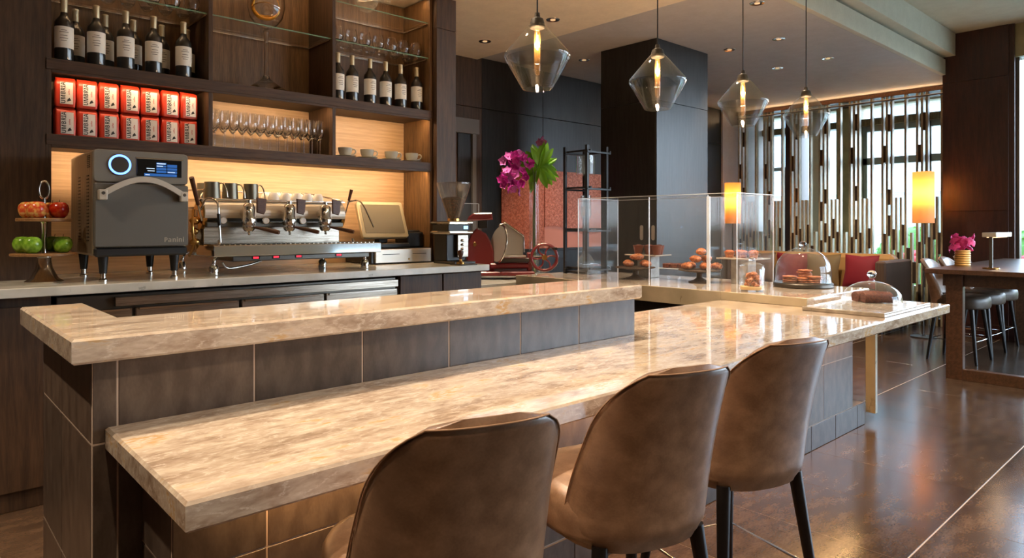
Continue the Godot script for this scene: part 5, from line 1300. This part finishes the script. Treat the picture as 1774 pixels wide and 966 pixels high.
		part(fl, "bulb", ball(0.03, 0.045, 0.03, Vector3(0, 1.55, 0), 14, 10), glow(Color(1, 0.75, 0.4), 12.0, "bulb"))
		omni(fl, Vector3(0, 1.63, 0), 0.2, Color(1.0, 0.78, 0.52), 0.03)

# a five-petalled flower facing +z
func orchid(s: float, sd: int) -> MB:
	var r := RandomNumberGenerator.new()
	r.seed = 900 + sd
	var m := MB.new()
	for k in 5:
		var a := TAU * k / 5 + 0.3
		var w := s * (0.55 if k in [0, 2] else 0.42)
		var rings := []
		for j in 6:
			var t := j / 5.0
			var half := w * sin(PI * clampf(t * 0.85 + 0.12, 0, 1))
			var bend := s * 0.35 * t * t * r.randf_range(0.6, 1.3)
			var row := []
			for i in 4:
				var q := (i / 3.0 - 0.5) * 2.0
				var p := Vector3(q * half, t * s, bend + 0.12 * s * q * q)
				row.append(Basis(Vector3(0, 0, 1), a) * p)
			rings.append(row)
		m.add(loft(rings, false))
	m.add(ball(s * 0.14, s * 0.14, s * 0.22, Vector3(0, 0, s * 0.12), 7, 5))
	return m

# a square cushion with drawn-out corners, lying in the x-y plane
func cushion(s: float, th: float) -> MB:
	var n := 14
	var m := MB.new()
	for side in [-1.0, 1.0]:
		var rows := []
		for j in n + 1:
			var row := []
			for i in n + 1:
				var u := i * 2.0 / n - 1.0
				var v := j * 2.0 / n - 1.0
				var e := (1.0 - u * u) * (1.0 - v * v)
				var pinch := 1.0 - 0.10 * (1.0 - absf(u * v)) * maxf(absf(u), absf(v))
				row.append(Vector3(u * s / 2 * pinch, v * s / 2 * pinch, side * th * 0.5 * pow(e, 0.42)))
			rows.append(row)
		var l := loft(rows, false)
		for k in l.n.size():
			if l.n[k].z * side < 0.0: l.n[k] = -l.n[k]
		m.add(l)
	return m

# ---------------------------------------------------------------- mesh buffer
class MB:
	var v := PackedVector3Array()
	var n := PackedVector3Array()
	var uv := PackedVector2Array()
	var ix := PackedInt32Array()

	func vert(p: Vector3, nn: Vector3, t := Vector2.ZERO) -> int:
		v.append(p); n.append(nn); uv.append(t)
		return v.size() - 1

	func tri(a: int, b: int, c: int) -> void:
		ix.append(a); ix.append(b); ix.append(c)

	func flat(pts: Array) -> void:
		var nn: Vector3 = (pts[1] - pts[0]).cross(pts[2] - pts[0]).normalized()
		flat_n(pts, nn)

	func flat_n(pts: Array, nn: Vector3) -> void:
		var b := v.size()
		for p in pts: vert(p, nn)
		for k in range(1, pts.size() - 1): tri(b, b + k, b + k + 1)

	func add(o: MB, t := Transform3D.IDENTITY) -> MB:
		var b := v.size()
		var nb := t.basis.inverse().transposed()
		for k in o.v.size():
			v.append(t * o.v[k]); n.append((nb * o.n[k]).normalized()); uv.append(o.uv[k])
		for k in o.ix: ix.append(b + k)
		return self

	func at(x: float, y: float, z: float) -> MB:
		for k in v.size(): v[k] += Vector3(x, y, z)
		return self

	func turned(axis: Vector3, deg: float) -> MB:
		var q := Basis(axis, deg_to_rad(deg))
		for k in v.size():
			v[k] = q * v[k]; n[k] = q * n[k]
		return self

	func mesh() -> ArrayMesh:
		for k in range(0, ix.size(), 3):
			var a := ix[k]; var b := ix[k + 1]; var c := ix[k + 2]
			if (v[b] - v[a]).cross(v[c] - v[a]).dot(n[a] + n[b] + n[c]) > 0.0:
				ix[k + 1] = c; ix[k + 2] = b
		var arr := []
		arr.resize(Mesh.ARRAY_MAX)
		arr[Mesh.ARRAY_VERTEX] = v
		arr[Mesh.ARRAY_NORMAL] = n
		arr[Mesh.ARRAY_TEX_UV] = uv
		arr[Mesh.ARRAY_INDEX] = ix
		var m := ArrayMesh.new()
		m.add_surface_from_arrays(Mesh.PRIMITIVE_TRIANGLES, arr)
		return m

# a box with chamfered edges, centred at c
func box(sx: float, sy: float, sz: float, c := Vector3.ZERO, bev := 0.002) -> MB:
	var m := MB.new()
	var h := Vector3(sx, sy, sz) * 0.5
	var b: float = minf(bev, minf(sx, minf(sy, sz)) * 0.45)
	for ax in 3:
		var u := (ax + 1) % 3
		var w := (ax + 2) % 3
		for s in [-1.0, 1.0]:
			var nn := Vector3.ZERO
			nn[ax] = s
			var pts := []
			for q in [[-1, -1], [1, -1], [1, 1], [-1, 1]]:
				var p := Vector3.ZERO
				p[ax] = h[ax] * s
				p[u] = q[0] * (h[u] - b)
				p[w] = q[1] * (h[w] - b)
				pts.append(p + c)
			m.flat_n(pts, nn)
	if b <= 0.0: return m
	for ax in 3:
		var u := (ax + 1) % 3
		var w := (ax + 2) % 3
		for q in [[-1, -1], [1, -1], [1, 1], [-1, 1]]:
			var pts := []
			for s in [[-1, 0], [1, 0], [1, 1], [-1, 1]]:
				var p := Vector3.ZERO
				p[ax] = s[0] * (h[ax] - b)
				p[u] = q[0] * (h[u] - (b if s[1] == 1 else 0.0))
				p[w] = q[1] * (h[w] - (0.0 if s[1] == 1 else b))
				pts.append(p + c)
			var nn := Vector3.ZERO
			nn[u] = q[0]; nn[w] = q[1]
			m.flat_n(pts, nn.normalized())
	for sx2 in [-1, 1]:
		for sy2 in [-1, 1]:
			for sz2 in [-1, 1]:
				var s := Vector3(sx2, sy2, sz2)
				m.flat_n([c + s * Vector3(h.x, h.y - b, h.z - b), c + s * Vector3(h.x - b, h.y, h.z - b), c + s * Vector3(h.x - b, h.y - b, h.z)], s.normalized())
	return m

# box given by its two corners
func slab(x0: float, x1: float, y0: float, y1: float, z0: float, z1: float, bev := 0.002) -> MB:
	return box(absf(x1 - x0), absf(y1 - y0), absf(z1 - z0), Vector3((x0 + x1) / 2, (y0 + y1) / 2, (z0 + z1) / 2), bev)

# a profile of (radius, height) turned round the y axis; corners sharper than crease stay sharp
func lathe(prof: Array, segs := 24, crease := 40.0, sweep := 360.0) -> MB:
	var m := MB.new()
	var k := prof.size()
	var full := sweep >= 359.9
	for s in k - 1:
		var a: Vector2 = prof[s]
		var b: Vector2 = prof[s + 1]
		var d := b - a
		if d.length() < 1e-7: continue
		var nn := Vector2(d.y, -d.x).normalized()
		var na := nn
		var nb := nn
		if s > 0:
			var e: Vector2 = a - prof[s - 1]
			var en := Vector2(e.y, -e.x).normalized()
			if e.length() > 1e-7 and rad_to_deg(absf(en.angle_to(nn))) < crease: na = (en + nn).normalized()
		if s < k - 2:
			var e2: Vector2 = prof[s + 2] - b
			var en2 := Vector2(e2.y, -e2.x).normalized()
			if e2.length() > 1e-7 and rad_to_deg(absf(en2.angle_to(nn))) < crease: nb = (en2 + nn).normalized()
		var base := m.v.size()
		for i in segs + 1:
			var t := deg_to_rad(sweep) * i / segs
			var dir := Vector3(cos(t), 0, sin(t))
			m.vert(dir * a.x + Vector3(0, a.y, 0), dir * na.x + Vector3(0, na.y, 0), Vector2(float(i) / segs, float(s) / (k - 1)))
			m.vert(dir * b.x + Vector3(0, b.y, 0), dir * nb.x + Vector3(0, nb.y, 0), Vector2(float(i) / segs, float(s + 1) / (k - 1)))
		for i in segs:
			var q := base + i * 2
			if a.x > 1e-6: m.tri(q, q + 2, q + 1)
			if b.x > 1e-6: m.tri(q + 1, q + 2, q + 3)
	return m

func cyl(r: float, y0: float, y1: float, segs := 20, bev := 0.0015) -> MB:
	var b := minf(bev, minf(r, absf(y1 - y0)) * 0.4)
	return lathe([Vector2(0, y0), Vector2(r - b, y0), Vector2(r, y0 + b), Vector2(r, y1 - b), Vector2(r - b, y1), Vector2(0, y1)], segs)

# rings of equal size joined to one smooth skin
func loft(rings: Array, closed := true, cap0 := true, cap1 := true) -> MB:
	var m := MB.new()
	var w: int = rings[0].size()
	var h := rings.size()
	for j in h:
		for i in w:
			var p: Vector3 = rings[j][i]
			var l: Vector3 = rings[j][(i - 1 + w) % w] if closed or i > 0 else p
			var r: Vector3 = rings[j][(i + 1) % w] if closed or i < w - 1 else p
			var dn: Vector3 = rings[maxi(j - 1, 0)][i]
			var up: Vector3 = rings[mini(j + 1, h - 1)][i]
			var nn := (r - l).cross(up - dn)
			m.vert(p, nn.normalized() if nn.length() > 1e-12 else Vector3.UP, Vector2(float(i) / w, float(j) / h))
	var last := w if closed else w - 1
	for j in h - 1:
		for i in last:
			var a := j * w + i
			var b := j * w + (i + 1) % w
			m.tri(a, b, a + w); m.tri(b, b + w, a + w)
	# turn the skin outwards
	var mid := Vector3.ZERO
	for p in m.v: mid += p
	mid /= m.v.size()
	if closed:
		var s := 0.0
		for k in range(0, m.ix.size(), 3):
			var a := m.v[m.ix[k]]; var b := m.v[m.ix[k + 1]]; var c := m.v[m.ix[k + 2]]
			s += (b - a).cross(c - a).dot((m.n[m.ix[k]])) * 0.0 + (a - mid).dot((b - mid).cross(c - mid))
		var flip := s < 0.0
		# the sign of the enclosed volume against the normals
		var t := 0.0
		for k in range(0, m.ix.size(), 3):
			var a := m.v[m.ix[k]]; var b := m.v[m.ix[k + 1]]; var c := m.v[m.ix[k + 2]]
			t += (b - a).cross(c - a).dot(m.n[m.ix[k]] + m.n[m.ix[k + 1]] + m.n[m.ix[k + 2]])
		if (t < 0.0) != flip:
			for k in m.n.size(): m.n[k] = -m.n[k]
	if closed:
		for e in [0, h - 1]:
			if (e == 0 and not cap0) or (e > 0 and not cap1): continue
			var c := Vector3.ZERO
			for p in rings[e]: c += p
			c /= w
			var o: Vector3 = rings[1 if e == 0 else h - 2][0]
			var nn := Vector3.ZERO
			for i in w: nn += (rings[e][i] - c).cross(rings[e][(i + 1) % w] - c)
			if nn.length() < 1e-12: continue
			nn = nn.normalized()
			var oc := Vector3.ZERO
			for p in rings[1 if e == 0 else h - 2]: oc += p
			oc /= w
			if nn.dot(c - oc) < 0.0: nn = -nn
			var b := m.v.size()
			m.vert(c, nn)
			for p in rings[e]: m.vert(p, nn)
			for i in w: m.tri(b, b + 1 + i, b + 1 + (i + 1) % w)
	return m

# a round bar along points; r is a number or one radius for each point
func tube(pts: Array, r, sides := 8, loop := false) -> MB:
	var rings := []
	var k := pts.size()
	var t0: Vector3 = (pts[1] - pts[0]).normalized()
	var u := t0.cross(Vector3.UP if absf(t0.y) < 0.9 else Vector3.RIGHT).normalized()
	for i in k:
		var a: Vector3 = pts[(i - 1 + k) % k] if loop else pts[maxi(i - 1, 0)]
		var b: Vector3 = pts[(i + 1) % k] if loop else pts[mini(i + 1, k - 1)]
		var t := (b - a).normalized()
		u = (u - t * u.dot(t)).normalized()
		var w := t.cross(u)
		var ring := []
		var rr: float = r[i] if r is Array else r
		for s in sides:
			var q := TAU * s / sides
			ring.append(pts[i] + (u * cos(q) + w * sin(q)) * rr)
		rings.append(ring)
	if loop: rings.append(rings[0])
	return loft(rings, true, not loop, not loop)

# smooth points through a few corners
func curve(pts: Array, steps := 6) -> Array:
	var out := []
	var k := pts.size()
	for i in k - 1:
		var p0: Vector3 = pts[maxi(i - 1, 0)]
		var p1: Vector3 = pts[i]
		var p2: Vector3 = pts[i + 1]
		var p3: Vector3 = pts[mini(i + 2, k - 1)]
		for s in steps:
			var t := float(s) / steps
			out.append(0.5 * ((2.0 * p1) + (p2 - p0) * t + (2.0 * p0 - 5.0 * p1 + 4.0 * p2 - p3) * t * t + (3.0 * p1 - p0 - 3.0 * p2 + p3) * t * t * t))
	out.append(pts[k - 1])
	return out

# a flat outline (x, y) given depth along z, centred on z = 0
func prism(poly: Array, depth: float, bev := 0.0) -> MB:
	var m := MB.new()
	var pp := PackedVector2Array(poly)
	var inner := pp
	if bev > 0.0:
		var off := Geometry2D.offset_polygon(pp, -bev, Geometry2D.JOIN_MITER)
		if off.size() == 1 and off[0].size() == pp.size():
			# match the start of the inset outline to the outline
			var best := 0
			for k in off[0].size():
				if off[0][k].distance_to(pp[0]) < off[0][best].distance_to(pp[0]): best = k
			inner = PackedVector2Array()
			var same := Geometry2D.is_polygon_clockwise(off[0]) == Geometry2D.is_polygon_clockwise(pp)
			for k in pp.size(): inner.append(off[0][(best + (k if same else -k) + pp.size() * 2) % pp.size()])
		else:
			bev = 0.0
	var tris := Geometry2D.triangulate_polygon(inner)
	var h := depth / 2
	for s in [-1.0, 1.0]:
		var b := m.v.size()
		for p in inner: m.vert(Vector3(p.x, p.y, h * s), Vector3(0, 0, s), p)
		for k in tris: m.ix.append(b + k)
	var cw := Geometry2D.is_polygon_clockwise(pp)
	var c := pp.size()
	for k in c:
		var a := pp[k]
		var b := pp[(k + 1) % c]
		var d := (b - a).normalized()
		var nn := Vector3(-d.y, d.x, 0) if cw else Vector3(d.y, -d.x, 0)
		var g := h - bev
		m.flat_n([Vector3(a.x, a.y, -g), Vector3(b.x, b.y, -g), Vector3(b.x, b.y, g), Vector3(a.x, a.y, g)], nn)
		if bev > 0.0:
			var ai := inner[k]
			var bi := inner[(k + 1) % c]
			for s in [-1.0, 1.0]:
				m.flat_n([Vector3(a.x, a.y, g * s), Vector3(b.x, b.y, g * s), Vector3(bi.x, bi.y, h * s), Vector3(ai.x, ai.y, h * s)], (nn + Vector3(0, 0, s)).normalized())
	return m

# an ellipsoid; bumps > 0 makes the surface uneven
func ball(rx: float, ry: float, rz: float, c := Vector3.ZERO, segs := 16, rows := 10, bumps := 0.0, sd := 1, fq := 3.0) -> MB:
	var nz := FastNoiseLite.new()
	nz.seed = sd
	nz.frequency = fq
	var rings := []
	for j in rows + 1:
		var t := PI * j / rows
		var ring := []
		for i in segs:
			var q := TAU * i / segs
			var d := Vector3(sin(t) * cos(q), -cos(t), sin(t) * sin(q))
			var s := 1.0 + (bumps * nz.get_noise_3dv(d) if bumps > 0.0 else 0.0)
			ring.append(c + d * Vector3(rx, ry, rz) * s)
		rings.append(ring)
	return loft(rings, true, false, false)

# rectangle with round corners, as points (x, y)
func round_rect(w: float, h: float, r: float, steps := 4) -> Array:
	var out := []
	for q in [[1, 1, 0.0], [-1, 1, 90.0], [-1, -1, 180.0], [1, -1, 270.0]]:
		for s in steps + 1:
			var a := deg_to_rad(q[2] + 90.0 * s / steps)
			out.append(Vector2(q[0] * (w / 2 - r) + cos(a) * r, q[1] * (h / 2 - r) + sin(a) * r))
	return out

# ---------------------------------------------------------------- scene tree
var used := {}

func numbered(called: String) -> String:
	var k: int = used.get(called, 0)
	used[called] = k + 1
	return called if k == 0 else "%s_%03d" % [called, k]

func metas(o: Node, label: String, category := "", group := "", kind := "") -> void:
	if label != "": o.set_meta("label", label)
	if category != "": o.set_meta("category", category)
	if group != "": o.set_meta("group", group)
	if kind != "": o.set_meta("kind", kind)

func thing(called: String, label: String, category: String, at := Vector3.ZERO, turn := 0.0, group := "") -> Node3D:
	var o := Node3D.new()
	o.name = numbered(called)
	add_child(o)
	o.position = at
	o.rotation_degrees.y = turn
	metas(o, label, category, group)
	return o

func part(parent: Node, called: String, m, material: Material, at := Vector3.ZERO, rot := Vector3.ZERO) -> MeshInstance3D:
	var o := MeshInstance3D.new()
	o.name = called if parent != self else numbered(called)
	o.mesh = (m as MB).mesh() if m is MB else m
	o.material_override = material
	parent.add_child(o, true)
	o.position = at
	o.rotation_degrees = rot
	return o

# one mesh that is a thing of its own
func single(called: String, label: String, category: String, m, material: Material, at := Vector3.ZERO, turn := 0.0, group := "") -> MeshInstance3D:
	var o := part(self, called, m, material, at, Vector3(0, turn, 0))
	metas(o, label, category, group)
	return o

func setting(called: String, m, material: Material, label := "") -> MeshInstance3D:
	var o := part(self, called, m, material)
	metas(o, label, "", "", "structure")
	return o

func copy(o: Node3D, at: Vector3, turn := 0.0, label := "") -> Node3D:
	var c: Node3D = o.duplicate()
	var stem := String(o.name)
	if stem.length() > 4 and stem[-4] == "_" and stem.right(3).is_valid_int(): stem = stem.left(-4)
	c.name = numbered(stem)
	add_child(c)
	c.position = at
	c.rotation_degrees.y = turn
	if label != "": c.set_meta("label", label)
	return c

# ---------------------------------------------------------------- materials
func mat(c: Color, rough := 0.5, metal := 0.0, called := "") -> StandardMaterial3D:
	var m := StandardMaterial3D.new()
	m.resource_name = called
	m.albedo_color = c
	m.roughness = rough
	m.metallic = metal
	return m

func pane(c: Color, alpha: float, rough := 0.02, called := "") -> StandardMaterial3D:
	var m := mat(Color(c, alpha), rough, 0.0, called)
	m.transparency = BaseMaterial3D.TRANSPARENCY_ALPHA
	return m

func glow(c: Color, e: float, called := "") -> StandardMaterial3D:
	var m := mat(c, 0.5, 0.0, called)
	m.emission_enabled = true
	m.emission = c
	m.emission_energy_multiplier = e
	return m

func noise(sd: int, fq: float, octaves := 4, kind := FastNoiseLite.TYPE_SIMPLEX_SMOOTH, ridged := false, warp := 0.0) -> FastNoiseLite:
	var f := FastNoiseLite.new()
	f.seed = sd
	f.noise_type = kind
	f.frequency = fq
	f.fractal_octaves = octaves
	f.fractal_type = FastNoiseLite.FRACTAL_RIDGED if ridged else FastNoiseLite.FRACTAL_FBM
	if warp > 0.0:
		f.domain_warp_enabled = true
		f.domain_warp_amplitude = warp
		f.domain_warp_frequency = fq * 1.3
		f.domain_warp_fractal_type = FastNoiseLite.DOMAIN_WARP_FRACTAL_PROGRESSIVE
		f.domain_warp_fractal_octaves = 3
	return f

# a tiling picture: each pixel's noises (0..1, spread over the whole range) through a function that gives a colour
func picture(size: int, noises: Array, f: Callable) -> ImageTexture:
	var data := []
	for nz in noises:
		data.append((nz as FastNoiseLite).get_seamless_image(size, size, false, false, 0.12, true).get_data())
	var out := PackedByteArray()
	out.resize(size * size * 3)
	var vals := PackedFloat32Array()
	vals.resize(noises.size())
	for i in size * size:
		for k in data.size(): vals[k] = data[k][i] / 255.0
		var c: Color = f.call(vals)
		out[i * 3] = clampi(int(c.r * 255.0), 0, 255)
		out[i * 3 + 1] = clampi(int(c.g * 255.0), 0, 255)
		out[i * 3 + 2] = clampi(int(c.b * 255.0), 0, 255)
	return ImageTexture.create_from_image(Image.create_from_data(size, size, false, Image.FORMAT_RGB8, out))

func ramp(t: float, stops: Array) -> Color:
	for k in stops.size() - 1:
		if t <= stops[k + 1][0]:
			var a: float = stops[k][0]
			return (stops[k][1] as Color).lerp(stops[k + 1][1], clampf((t - a) / maxf(stops[k + 1][0] - a, 1e-5), 0.0, 1.0))
	return stops[-1][1]

func rgb(r: float, g: float, b: float) -> Color:
	return Color(r / 255.0, g / 255.0, b / 255.0)

# wears a picture on world (or own) axes; scale is repeats for each metre along x, y, z
func wear(m: StandardMaterial3D, t: Texture2D, scale: Vector3, world := true, offset := Vector3.ZERO) -> StandardMaterial3D:
	m.albedo_texture = t
	m.uv1_triplanar = true
	m.uv1_world_triplanar = world
	m.uv1_triplanar_sharpness = 8.0
	m.uv1_scale = scale
	m.uv1_offset = offset
	return m

func words(text: String, size: float, deep := 0.0006) -> ArrayMesh:
	var t := TextMesh.new()
	var f := SystemFont.new()
	f.font_names = PackedStringArray(["Droid Sans"])
	f.font_weight = 700
	t.font = f
	t.text = text
	t.font_size = 32
	t.pixel_size = size / 32.0
	t.depth = deep
	t.curve_step = 2.0
	var m := ArrayMesh.new()
	m.add_surface_from_arrays(Mesh.PRIMITIVE_TRIANGLES, t.get_mesh_arrays())
	return m
